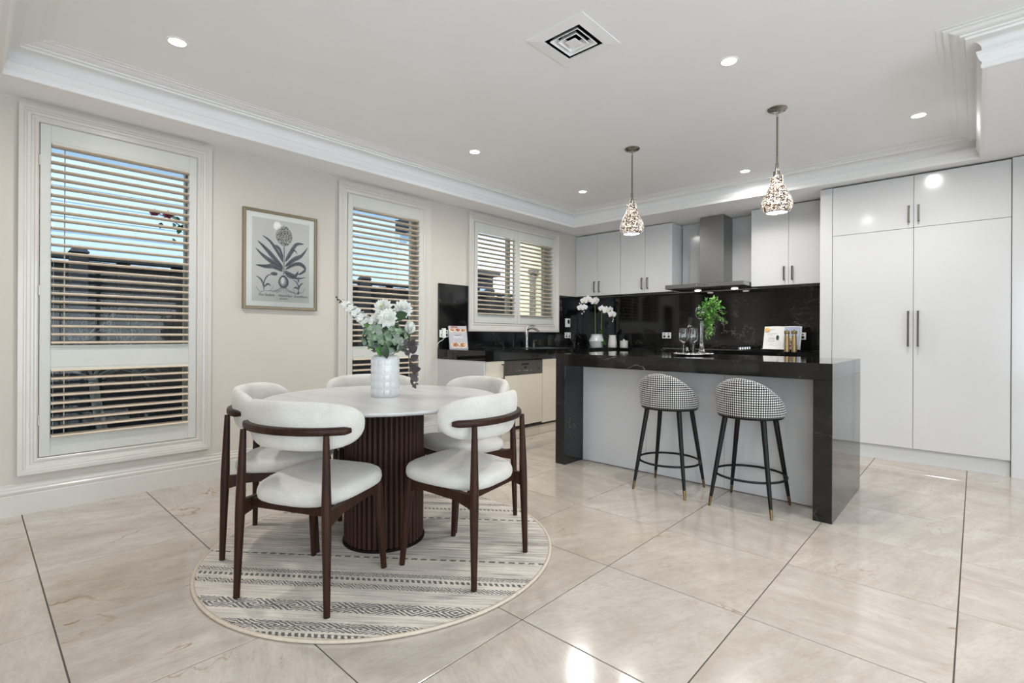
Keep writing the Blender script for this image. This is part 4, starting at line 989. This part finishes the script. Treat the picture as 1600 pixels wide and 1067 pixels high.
for (x, y) in ((909, 490), (912, 487), (958, 499), (957, 502), (905, 474)):
    b = MB(); b.lathe([(0.001, -0.011), (0.008, -0.003), (0.007, 0.005), (0.001, 0.011)], 8, Matrix.Translation(ov(x, y, -0.04))); b.build('bud', 'petal_orchid', t, 60)
for (x, y, L, wd, dd, cu) in ((946, 536, 0.17, 0.07, -0.14, 0.25), (953, 522, 0.17, 0.05, 0.0, 0.35), (925, 524, 0.13, 0.06, 0.02, 0.4), (936, 517, 0.12, 0.06, -0.05, 0.5)):
    p = ov(935, 526, -0.02); q = ov(x, y, dd); b = MB(); leaf(b, p, q - p, Vector((0, 0, 1)) - FWD * 0.4, L, wd, cu, 0.15, 7); b.build('leaf', 'leaf_orchid', t, 60)
b = MB(); b.lathe([(0.0, 0.0), (0.056, 0.0), (0.058, 0.004), (0.0585, 0.03), (0.056, 0.06), (0.048, 0.12), (0.046, 0.155), (0.042, 0.156), (0.041, 0.13), (0.0, 0.13)], 28)
tag(b.build('ceramic_canister', 'ceramic_matt', None, 35), 'tall white tapered canister between orchid pot and lidded jar', 'canister').location = (-3.573, 5.85, WZ)
t = thing('lidded_jar', 'small white lidded jar on the back worktop', 'jar', (-3.40, 5.85, WZ))
b = MB(); b.lathe([(0.0, 0.0), (0.05, 0.0), (0.052, 0.004), (0.052, 0.072), (0.0, 0.072)], 26); b.build('body', 'ceramic_matt', t, 35)
b = MB(); b.lathe([(0.0, 0.0725), (0.056, 0.0725), (0.056, 0.082), (0.02, 0.086), (0.01, 0.09), (0.012, 0.1), (0.0, 0.103)], 26); b.build('lid', 'ceramic_matt', t, 35)

# ------------------------------------------------------------------ open recipe book and pepper mills
t = thing('recipe_book', 'open recipe book with salad photo propped on the back worktop', 'book', (-1.505, 5.80, WZ + 0.0058), rotz=-0.03)
tilt = math.radians(16)
BM_ = Matrix.Rotation(-tilt, 4, 'X')
def bookpart(name, mat, x0, x1, y0, y1, z0, z1, par=None):
    b = MB(); b.box(x0, x1, y0, y1, z0, z1, BM_); return b.build(name, mat, par or t)
bookpart('cover', 'paper', -0.185, 0.178, 0.012, 0.016, 0.004, 0.262)
for sx in (-1, 1):
    b = MB(); P = []
    for i in range(9):
        f = i / 8; x = sx * 0.18 * f - 0.003; yb_ = 0.002 - 0.012 * math.sin(PI * min(1, f * 1.1)) * (1 - f * 0.5)
        P.append([tuple(BM_ @ Vector((x, yb_, 0.008))), tuple(BM_ @ Vector((x, yb_, 0.262))), tuple(BM_ @ Vector((x, 0.011, 0.262))), tuple(BM_ @ Vector((x, 0.011, 0.008)))])
    b.grid(P, closev=True); b.f.append((3, 2, 1, 0)); b.f.append((32, 33, 34, 35)); pg = b.build('page_block', 'paper', t, 30)
    yq = -0.0125
    def flat(name, mat, cx_, cz, w, h, n=16, par=pg, yq=yq):
        b = MB(); b.lathe([(0.0, 0), (1.0, 0)], n, BM_ @ Matrix.Translation((cx_, yq, cz)) @ Matrix.Diagonal((w, 1, h, 1)) @ Matrix.Rotation(PI / 2, 4, 'X')); b.build(name, mat, par)
    if sx < 0:
        flat('printed_stamp', 'ink_orange', -0.15, 0.222, 0.024, 0.022); flat('printed_leaf', 'leaf_dark', -0.042, 0.135, 0.014, 0.026)
        for k, (zc_, w_) in enumerate(((0.225, 0.02), (0.18, 0.055), (0.155, 0.012), (0.135, 0.03), (0.12, 0.03), (0.1, 0.035), (0.09, 0.035), (0.06, 0.015))):
            b = MB(); b.box(-0.1 - w_, -0.1 + w_, yq - 0.0006, yq, zc_ - 0.0012, zc_ + 0.0012, BM_); b.build('text_line', 'ink_pale', pg)
    else:
        b = MB(); b.box(0.02, 0.165, yq - 0.0002, yq, 0.03, 0.25, BM_); b.build('photo_background', 'ink_blue', pg)
        random.seed(3)
        for k in range(34):
            a = random.uniform(0, 2 * PI); r = 0.052 * math.sqrt(random.random()); flat('printed_salad', random.choice(['food_red', 'leaf_dark', 'food_cream', 'food_tan', 'leaf_green']), 0.078 + r * math.cos(a), 0.095 + r * math.sin(a), 0.012, 0.010, 7, yq=yq - 0.0004 - 0.00005 * k)
bookpart('stand_ledge', 'chrome', -0.187, 0.18, -0.03, 0.012, -0.002, 0.004)
for i, x in enumerate((-1.425, -1.358)):
    t = thing('pepper_mill', ('slim brass pepper mill before the recipe book, nearer its page fold', 'slim brass pepper mill before the recipe book, nearer the power outlet')[i], 'pepper mill', (x, 5.705, WZ), group='pair of brass pepper mills')
    b = MB(); b.lathe([(0.0, 0.0), (0.0265, 0.0), (0.027, 0.004), (0.0265, 0.03), (0.0235, 0.06), (0.0225, 0.15), (0.021, 0.164)], 24, cap=True); b.build('body', 'gold_paint', t, 35)
    b = MB(); b.lathe([(0.0165, 0.164), (0.0165, 0.174)], 20, cap=True); b.build('collar', 'silver', t, 35)
    b = MB(); b.lathe([(0.024, 0.174), (0.0265, 0.178), (0.0265, 0.206), (0.02, 0.21), (0.0, 0.211)], 24, cap=True); h = b.build('head', 'gold_paint', t, 35)
    b = MB(); b.lathe([(0.003, 0.211), (0.004, 0.22), (0.0, 0.224)], 10); b.build('knob', 'steel_dark', h, 35)

# ------------------------------------------------------------------ silver tray with glasses, bottle and plant on the island
IZ = 0.9125
TP = Vector((-1.60, 3.80, IZ))
t = thing('serving_tray', 'oval beaded silver tray on the island', 'tray', tuple(TP), rotz=YAW)
b = MB(); n = 48
P = [[(0.148 * s_ * math.cos(2 * PI * k / n), 0.085 * s_ * math.sin(2 * PI * k / n), z) for k in range(n)] for s_, z in ((0.001, 0.004), (0.8, 0.004), (0.88, 0.009), (1.0, 0.014), (1.0, 0.011), (0.85, 0.001), (0.001, 0.001))]
b.grid(P, closev=True); b.build('dish', 'silver', t, 50)
bd = MB(); bd.lathe([(0.0005, -0.005), (0.004, -0.003), (0.0052, 0), (0.004, 0.003), (0.0005, 0.005)], 8); bdm = bd.mesh('bead', 60); bdm.materials.append(M['silver'])
for k in range(56):
    o = obj('bead', bdm, None, t); a = 2 * PI * k / 56; o.location = (0.148 * math.cos(a), 0.085 * math.sin(a), 0.0165)
def TPo(l, d): return tuple(TP + RGT * l + FWD * d + Vector((0, 0, 0.0045)))
def glass_lathe(name, prof, parent):
    b = MB(); b.lathe(prof, 28); return b.build(name, 'clear_glass', parent, 50)
for (l, d, wl) in ((-0.078, 0.005, 'clear stemmed wine glass on the silver tray, farther from the plant'), (-0.02, -0.043, 'clear stemmed wine glass on the silver tray, nearer the plant')):
    t = thing('wine_glass', wl, 'wine glass', TPo(l, d), group='wine glasses on the silver tray')
    glass_lathe('bowl', [(0.0, 0.09), (0.012, 0.092), (0.03, 0.112), (0.036, 0.135), (0.034, 0.165), (0.029, 0.208), (0.0277, 0.208), (0.0325, 0.165), (0.0345, 0.135), (0.029, 0.114), (0.011, 0.095), (0.0, 0.0935)], t)
    glass_lathe('stem', [(0.0045, 0.0905), (0.0032, 0.08), (0.003, 0.012), (0.008, 0.005)], t)
    glass_lathe('foot', [(0.0, 0.0), (0.033, 0.0), (0.033, 0.0015), (0.01, 0.004), (0.0, 0.0045)], t)
t = thing('wine_bottle', 'dark wine bottle standing behind the wine glasses', 'bottle', tuple(TP + RGT * 0.03 + FWD * 0.16))
b = MB(); b.lathe([(0.0, 0.0), (0.036, 0.0), (0.038, 0.004), (0.038, 0.19), (0.034, 0.212), (0.018, 0.235), (0.0145, 0.25), (0.0145, 0.3), (0.0, 0.3)], 28); b.build('body', 'bottle_black', t, 40)
b = MB(); b.lathe([(0.0155, 0.255), (0.0155, 0.302), (0.0, 0.3025)], 20); b.build('capsule', 'plastic_black', t, 40)
me = text_mesh('R', 0.045); o = obj('printed_letter', me, 'petal_white', t); 
o.location = (-FWD * 0.0245 - RGT * 0.0305 + Vector((0, 0, 0.03))); o.rotation_euler = (PI / 2, 0, YAW - math.radians(51))
t = thing('tall_glass_vase', 'tall long-stemmed glass vase on the silver tray', 'vase', TPo(0.062, 0.0))
b = MB(); b.lathe([(0.0, 0.0), (0.043, 0.0), (0.042, 0.006), (0.028, 0.018), (0.018, 0.05), (0.0125, 0.1), (0.0105, 0.18), (0.012, 0.25), (0.012, 0.262), (0.035, 0.285), (0.047, 0.31), (0.05, 0.33), (0.047, 0.35), (0.038, 0.372), (0.0365, 0.371), (0.0455, 0.349), (0.0485, 0.33), (0.0455, 0.311), (0.033, 0.287), (0.008, 0.268), (0.0, 0.266)], 32); b.build('body', 'clear_glass', t, 50)
b = MB(); random.seed(5)
for k in range(70):
    a = random.uniform(0, 2 * PI); h = random.random(); r = (0.03 * (1 - h) ** 2 + 0.006) * math.sqrt(random.random())
    p = Vector((r * math.cos(a), r * math.sin(a), 0.006 + 0.2 * h * h)); b.lathe([(0.0004, -0.003), (0.0026, -0.001), (0.0026, 0.001), (0.0004, 0.003)], 6, Matrix.Translation(p))
sd = b.build('glass_beads', 'silver', t, 60); sd['kind'] = 'stuff'
t = thing('trailing_plant', 'bright green trailing foliage spilling from the tall glass vase', 'plant', TPo(0.062, 0.0)); random.seed(11)
g1, g2 = MB(), MB(); stems = MB()
for k in range(64):
    end = RGT * random.uniform(-0.05, 0.13) + FWD * random.uniform(-0.08, 0.08) + Vector((0, 0, random.uniform(0.24, 0.45)))
    if end.z < 0.32: end += RGT * 0.05
    if k < 9: end = RGT * random.uniform(0.03, 0.075) + FWD * random.uniform(-0.03, 0.03) + Vector((0, 0, random.uniform(0.12, 0.2)))
    root = Vector((0.0, 0, 0.31)); midp = root.lerp(end, 0.5) + Vector((0, 0, 0.06 if end.z < 0.34 else 0.03)) + RGT * 0.015
    pts = [root * (1 - s_) ** 2 + midp * (2 * s_ * (1 - s_)) + end * s_ ** 2 for s_ in (0, 0.25, 0.5, 0.75, 1)]
    stems.tube(pts, 0.0012, 5)
    for s_ in [0.3 + 0.07 * q for q in range(11)]:
        p = root * (1 - s_) ** 2 + midp * (2 * s_ * (1 - s_)) + end * s_ ** 2
        d = (rvec() + (end - midp).normalized() * 0.6).normalized(); leaf(random.choice((g1, g1, g2)), p, d, rvec() + Vector((0, 0, 0.6)), random.uniform(0.022, 0.036), random.uniform(0.011, 0.017), 0.15, 0.15, 3)
stems.build('stems', 'stem_green', t, 60); q = g1.build('foliage', 'leaf_green', t, 60); q['kind'] = 'stuff'; q = g2.build('foliage', 'leaf_lime', t, 60); q['kind'] = 'stuff'

# ------------------------------------------------------------------ propped pasta cookbook near the window run end
t = thing('cookbook', 'grey pasta cookbook with food photos propped against the splashback', 'book', (-3.972, 3.482, WZ + 0.001), rotz=math.radians(68))
BK = Matrix.Rotation(math.radians(-14), 4, 'X')
def ck(name, mat, x0, x1, y0, y1, z0, z1, par=None):
    b = MB(); b.rbox(x0, x1, y0, y1, z0, z1, 0.0008, 1, BK); return b.build(name, mat, par or t)
cv = ck('front_cover', 'cover_grey', -0.1, 0.1, -0.003, 0.0, 0.0, 0.25); ck('page_block', 'paper', -0.096, 0.096, 0.0, 0.014, 0.003, 0.247); ck('back_cover', 'cover_grey', -0.1, 0.1, 0.014, 0.017, 0.0, 0.25)
def disc(name, mat, cx_, cz, w, h, lay, n=18):
    b = MB(); b.lathe([(0.0, 0), (1.0, 0)], n, BK @ Matrix.Translation((cx_, -0.0032 - 0.0002 * lay, cz)) @ Matrix.Diagonal((w, 1, h, 1)) @ Matrix.Rotation(PI / 2, 4, 'X')); b.build(name, mat, cv)
random.seed(9)
for cx_, cz, r, fm in ((-0.062, 0.205, 0.03, 'food_tan'), (0.0, 0.203, 0.03, 'food_red'), (0.06, 0.2, 0.03, 'food_tan'), (-0.04, 0.045, 0.042, 'food_tan'), (0.045, 0.042, 0.042, 'food_tan'), (0.0, 0.035, 0.03, 'food_cream')):
    disc('printed_bowl', 'food_cream', cx_, cz, r, r * 0.72, 0)
    disc('printed_food', fm, cx_, cz + 0.003, r * 0.8, r * 0.55, 1)
    for k in range(5): disc('printed_food', random.choice(['food_tan', 'food_red', 'food_cream', 'leaf_dark']), cx_ + random.uniform(-.5, .5) * r, cz + random.uniform(-.3, .4) * r, r * 0.2, r * 0.15, 2 + k, 8)
b = MB(); b.box(-0.075, 0.0, -0.0036, -0.0032, 0.232, 0.243, BK); b.build('printed_banner', 'food_red', cv)
b = MB(); b.box(-0.04, 0.035, -0.0036, -0.0032, 0.148, 0.152, BK); b.build('printed_line', 'ink_dark', cv)
me = text_mesh('PASTA', 0.034); o = obj('printed_title', me, 'petal_white', cv); o.matrix_local = BK @ Matrix.Translation((0.0, -0.0034, 0.115)) @ Matrix.Rotation(PI / 2, 4, 'X')
b = MB(); b.box(-0.03, 0.04, -0.0036, -0.0032, 0.1, 0.103, BK); b.build('printed_line', 'ink_pale', cv)

# ------------------------------------------------------------------ framed botanical print
PW, PH = 0.584, 0.776
t = thing('framed_print', 'champagne framed botanical print of a bulb plant on the wall', 'picture', (XW + 0.001, 1.70, 1.647))
def pv(a, bb_, h): return (h, -PW / 2 + 0.068 + a * 0.452, PH / 2 - 0.062 - bb_ * 0.652)
loop = [(-PW / 2, -PH / 2), (PW / 2, -PH / 2), (PW / 2, PH / 2), (-PW / 2, PH / 2)]
sweep_loop(loop, [(0, 0.0), (0, 0.026), (0.004, 0.03), (0.009, 0.03), (0.011, 0.025), (0.018, 0.024), (0.022, 0.019), (0.022, 0.004)], lambda y, z, h: (h, y, z)).build('frame', 'frame_metal', t, 28)
b = MB(); b.box(0.002, 0.010, -PW / 2 + 0.02, PW / 2 - 0.02, -PH / 2 + 0.02, PH / 2 - 0.02); b.build('mat_board', 'mat_board', t)
b = MB(); p, q = pv(0, 1, 0), pv(1, 0, 0); b.box(0.0101, 0.0108, p[1], q[1], p[2], q[2]); pr_ = b.build('print_sheet', 'print_paper', t)
LY = [0.0110]
def stroke(pts, w0, mat, sub, name='printed_leaf'):
    """tapered brush stroke through points in sheet coordinates; w0 = max half width"""
    LY[0] += 0.00002; b = MB(); m = len(pts); P = []; N = 14
    def cr(i, f):
        g = lambda k: Vector(pts[max(0, min(m - 1, k))]); p0, p1, p2, p3 = g(i - 1), g(i), g(i + 1), g(i + 2)
        return 0.5 * (2 * p1 + (p2 - p0) * f + (2 * p0 - 5 * p1 + 4 * p2 - p3) * f * f + (3 * p1 - p0 - 3 * p2 + p3) * f ** 3)
    C = [cr(min(int(k / N * (m - 1)), m - 2), k / N * (m - 1) - min(int(k / N * (m - 1)), m - 2)) for k in range(N + 1)]
    for k, c in enumerate(C):
        d = C[min(N, k + 1)] - C[max(0, k - 1)]; nn = Vector((-d.y, d.x)); nn.normalize(); w = sub(k / N) * w0 + 0.0008
        P.append([pv(*(c - nn * w), LY[0]), pv(*(c + nn * w), LY[0])])
    b.grid(P); b.build(name, mat, pr_)
lf = lambda f: math.sin(PI * min(1, max(0, f)) ** 0.8) ** 0.8 * (1 - 0.35 * f)
cst = lambda f: 1.0
for pts, w in (([(0.53, 0.58), (0.36, 0.46), (0.22, 0.36), (0.09, 0.28)], 0.036), ([(0.53, 0.6), (0.34, 0.52), (0.18, 0.45), (0.06, 0.37)], 0.032), ([(0.52, 0.62), (0.36, 0.57), (0.22, 0.58), (0.06, 0.57)], 0.034), ([(0.54, 0.52), (0.42, 0.38), (0.3, 0.27), (0.17, 0.21)], 0.026), ([(0.53, 0.48), (0.47, 0.36), (0.4, 0.32), (0.34, 0.34)], 0.024), ([(0.56, 0.5), (0.66, 0.38), (0.76, 0.27), (0.9, 0.25)], 0.036), ([(0.56, 0.56), (0.72, 0.46), (0.86, 0.4), (0.97, 0.29)], 0.034), ([(0.56, 0.6), (0.7, 0.53), (0.84, 0.51), (0.93, 0.57), (0.84, 0.63), (0.78, 0.64)], 0.028), ([(0.55, 0.62), (0.64, 0.66), (0.74, 0.67), (0.8, 0.6)], 0.042), ([(0.62, 0.45), (0.68, 0.36), (0.74, 0.35), (0.78, 0.39)], 0.014), ([(0.6, 0.64), (0.72, 0.69), (0.84, 0.69), (0.93, 0.67)], 0.012)):
    stroke(pts, w, 'ink_grey', lf); stroke(pts, 0.0022, 'ink_dark', cst, 'printed_vein')
stroke([(0.54, 0.28), (0.538, 0.45), (0.535, 0.66)], 0.013, 'ink_pale', cst, 'printed_stem'); stroke([(0.548, 0.28), (0.546, 0.45), (0.543, 0.66)], 0.004, 'ink_grey', cst, 'printed_stem')
def blob(c, w, h, mat, name, n=28, shape=lambda a: 1.0):
    LY[0] += 0.00002; b = MB(); vs = [pv(*c, LY[0])] + [pv(c[0] + w * shape(2 * PI * k / n) * math.cos(2 * PI * k / n), c[1] - h * shape(2 * PI * k / n) * math.sin(2 * PI * k / n), LY[0]) for k in range(n)]
    b.add(vs, [(0, 1 + k, 1 + (k + 1) % n) for k in range(n)]); b.build(name, mat, pr_)
blob((0.54, 0.18), 0.15, 0.128, 'ink_pale', 'printed_flower_head', shape=lambda a: 1.0 - 0.12 * max(0, math.sin(a)))
random.seed(21); b = MB(); LY[0] += 0.00003
for k in range(240):
    a = random.uniform(0, 2 * PI); r = math.sqrt(random.random()); c = (0.54 + 0.145 * r * math.cos(a) * (1 - 0.12 * max(0, math.sin(a))), 0.18 - 0.124 * r * math.sin(a)); s_ = random.uniform(0.004, 0.0085)
    b.add([pv(c[0] + s_ * math.cos(q * PI / 2.5), c[1] + s_ * 0.75 * math.sin(q * PI / 2.5), LY[0]) for q in range(5)], [(0, 1, 2, 3, 4)])
b.build('printed_dots', 'ink_dark', pr_)
blob((0.535, 0.755), 0.092, 0.075, 'ink_grey', 'printed_bulb', shape=lambda a: 1 + 0.18 * max(0, math.sin(a)) ** 6); blob((0.525, 0.745), 0.055, 0.055, 'ink_pale', 'printed_bulb'); blob((0.52, 0.735), 0.03, 0.04, 'paper', 'printed_bulb')
for k in range(9):
    dx = (k - 4) * 0.045; stroke([(0.535 + dx * 0.25, 0.82), (0.535 + dx * 0.7, 0.86), (0.535 + dx * 1.5, 0.875 + 0.01 * (k % 3))], 0.0018, 'ink_grey', cst, 'printed_root')
for bx, s_, mir in ((0.2, 1.0, 1), (0.8, 0.75, -1)):
    y0 = 0.87; m = mir
    for pts, w in (([(bx, y0), (bx, y0 - 0.1 * s_), (bx + 0.06 * m * s_, y0 - 0.18 * s_), (bx + 0.14 * m * s_, y0 - 0.2 * s_)], 0.011), ([(bx, y0 - 0.03), (bx - 0.04 * m * s_, y0 - 0.12 * s_), (bx - 0.13 * m * s_, y0 - 0.17 * s_)], 0.014), ([(bx, y0 - 0.04), (bx + 0.06 * m * s_, y0 - 0.08 * s_), (bx + 0.12 * m * s_, y0 - 0.06 * s_)], 0.014), ([(bx, y0), (bx - 0.07 * s_, y0 + 0.02), (bx - 0.13 * s_, y0 - 0.04)], 0.002), ([(bx, y0), (bx + 0.1 * s_, y0), (bx + 0.16 * s_, y0 - 0.06)], 0.002)): stroke(pts, w, 'ink_grey', lf if w > 0.005 else cst)
blob((0.37, 0.66), 0.06, 0.022, 'ink_grey', 'printed_flower_head'); blob((0.80, 0.71), 0.016, 0.035, 'ink_grey', 'printed_flower_head'); blob((bx, 0.875), 0.02, 0.02, 'ink_grey', 'printed_bulb')
for body, a, bb_, size in (('Flos Stellaris', 0.24, 0.935, 0.03), ('Hyacinthus', 0.56, 0.935, 0.03), ('Grandiflorus', 0.84, 0.935, 0.028), ('peruvianus', 0.54, 0.968, 0.02)):
    me = text_mesh(body, size, 0.35); o = obj('printed_caption', me, 'ink_dark', pr_); p = pv(a, bb_, LY[0] + 0.0003); o.location = p; o.rotation_euler = (PI / 2, 0, PI / 2); o.scale = (0.8, 1, 0.3)
b = MB(); b.box(0.0155, 0.0168, -PW / 2 + 0.02, PW / 2 - 0.02, -PH / 2 + 0.02, PH / 2 - 0.02); b.build('glass', 'picture_glass', t)

# ------------------------------------------------------------------ outside the windows
GZ = -0.35
b = MB(); b.box(-22, -4.315, -12, 18, GZ - 0.1, GZ); kind(b.build('ground', 'soil'))
t = thing('timber_fence', 'dark brown timber paling fence outside the windows', 'fence', (-6.0, 0, GZ))
b = MB(); b.rbox(-0.012, 0.008, -0.054, 0.054, 0.03, 2.07, 0.003); pm = b.mesh('paling'); pm.materials.append(M['fence_wood'])
for k in range(101):
    o = obj('paling', pm, None, t); o.location = (random.uniform(-0.004, 0.004), -4.5 + k * 0.11, random.uniform(-0.01, 0.01))
b = MB(); b.rbox(-0.05, 0.06, -4.6, 6.56, 2.08, 2.125, 0.004); b.build('top_rail', 'fence_post', t)
for yy in (-4.56, -2.2, 0.665, 3.54, 5.86):
    b = MB(); b.rbox(0.01, 0.13, yy - 0.062, yy + 0.062, 0.0, 2.135, 0.004); p = b.build('post', 'fence_post', t)
    b = MB(); b.add([(0.0, yy - 0.072, 2.136), (0.14, yy - 0.072, 2.136), (0.14, yy + 0.072, 2.136), (0.0, yy + 0.072, 2.136), (0.035, yy - 0.035, 2.19), (0.105, yy - 0.035, 2.19), (0.105, yy + 0.035, 2.19), (0.035, yy + 0.035, 2.19)], [(0, 1, 5, 4), (1, 2, 6, 5), (2, 3, 7, 6), (3, 0, 4, 7), (4, 5, 6, 7), (3, 2, 1, 0)]); b.build('post_cap', 'fence_post', p)
t = thing('neighbour_house', 'pale painted house wall with eaves beyond the fence', 'building', (-8.5, 1.0, GZ))
b = MB(); b.box(-0.2, 0, -9, 4.75, 0, 3.84); b.build('wall', 'board_pale', t)
for k in range(20): b = MB(); b.box(0.0, 0.012, -9, 4.75, k * 0.192 + 0.01, k * 0.192 + 0.186); b.build('board', 'board_pale', t)
b = MB(); b.box(0.0, 0.8, 4.75, 6.2, 0, 3.72); b.build('return_wall', 'board_pale', t)
b = MB(); b.box(-0.2, 0.12, -9.2, 4.75, 3.85, 3.91); b.box(0.1, 0.16, -9.2, 4.74, 3.85, 4.0); b.build('eave', 'render_cream', t)
b = MB(); b.box(0.3, 0.55, 4.55, 4.74, 3.38, 3.6); b.build('rain_head', 'fence_post', t); b = MB(); b.box(0.02, 0.09, 4.66, 4.74, 0, 3.4); b.build('downpipe', 'board_pale', t)
t = thing('dark_outbuilding', 'dark grey neighbouring building seen above the fence through the sink window', 'building', (-9.2, 8.2, GZ))
b = MB(); b.box(-1.2, 0.6, -0.9, 0.42, 0, 2.8); b.build('wall', 'fence_post', t); b = MB(); b.box(-1.3, 0.75, -1.0, 0.52, 2.81, 2.93); b.build('roof', 'roof_dark', t)
b = MB(); b.box(0.61, 0.64, -0.05, 0.3, 1.9, 2.5); w = b.build('window', 'board_pale', t); b = MB(); b.box(0.641, 0.645, 0.0, 0.26, 1.95, 2.45); b.build('pane', 'carcass_dark', w)
# own house wing seen through the sink window
b = MB(); b.box(-6.36, -4.32, 7.0, 7.2, GZ, 3.3); kind(b.build('wall_wing', 'render_cream'), 'structure', 'cream rendered house wing outside the sink window')
t = thing('downpipe', 'brown rainwater downpipe with rain head on the cream wing wall', 'downpipe', (-5.92, 6.99, GZ))
b = MB(); b.rbox(-0.05, 0.05, -0.07, -0.002, 0, 2.52, 0.006); b.build('pipe', 'bark', t); b = MB(); b.rbox(-0.07, 0.12, -0.1, -0.002, 2.52, 2.6, 0.006); b.build('rain_head', 'bark', t)
# small bare tree and rose bush between window and fence
t = thing('garden_tree', 'small bare tree outside the tall window beside the print', 'tree', (-5.2, 0.74, GZ)); O = Vector((-5.2, 0.74, GZ)); random.seed(4)
b = MB(); b.tube([O * 0, Vector((0, 0, 0.6)), Vector((0, -0.05, 0.9)), Vector((0, -0.065, 1.06))], [0.042, 0.036, 0.034, 0.03], 10); b.build('trunk', 'bark', t, 60)
def branch(p, d, L, r, dep, b):
    q = p + d * L; b.tube([p, p.lerp(q, 0.5) + rvec() * L * 0.08, q], [r, r * 0.8, r * 0.6], 6)
    if dep > 0:
        for _ in range(3): branch(p.lerp(q, random.uniform(0.5, 1)), (d + rvec() * 0.75).normalized(), L * 0.66, r * 0.55, dep - 1, b)
for dd in ((0, -0.8, 0.5), (0, 0.75, 0.6), (0.3, 0.4, 0.9), (-0.2, 0.9, 0.35), (0.1, -0.4, 0.9)):
    b = MB(); branch(Vector((0, -0.065, 1.05)), Vector(dd).normalized(), 0.3, 0.014, 3, b); b.build('branch', 'bark', t, 60)
t = thing('rose_bush', 'climbing rose with dark red blooms outside the tall window', 'rose', (-4.8, 1.5, GZ)); RO = Vector((-4.8, 1.5, GZ))
def rp(y, z, dx=0.0): return Vector((-4.8 + dx, y, z)) - RO
b = MB(); b.tube([rp(1.5, GZ), rp(1.45, 0.9), rp(1.33, 1.7), rp(1.2, 1.93), rp(1.09, 2.0)], [0.012, 0.01, 0.007, 0.005, 0.004], 7); b.tube([rp(1.33, 1.7), rp(1.25, 1.95), rp(1.02, 2.02)], 0.004, 6); b.build('cane', 'stem_green', t, 60)
for y, z, r in ((1.0, 2.012, 0.042), (1.09, 2.01, 0.045)):
    b = MB()
    for l, cup in enumerate((0.2, 0.7, 1.1, 1.35)): blossom(b, rp(y, z, 0.01), (0.6, -0.3, 0.5), r, 6, cup, 0.95, 1, l * 0.6)
    b.build('bloom', 'petal_red', t, 70)
for k in range(16):
    y = random.uniform(1.02, 1.24); z = random.uniform(1.78, 2.0) - (y - 1.2) * 0.2; b = MB(); leaf(b, rp(y, z), rvec() + Vector((0, -0.3, -0.3)), (1, 0, 0.4), 0.055, 0.036, 0.15, 0.1, 5); b.build('leaf', random.choice(['leaf_dark', 'leaf_green']), t, 60)
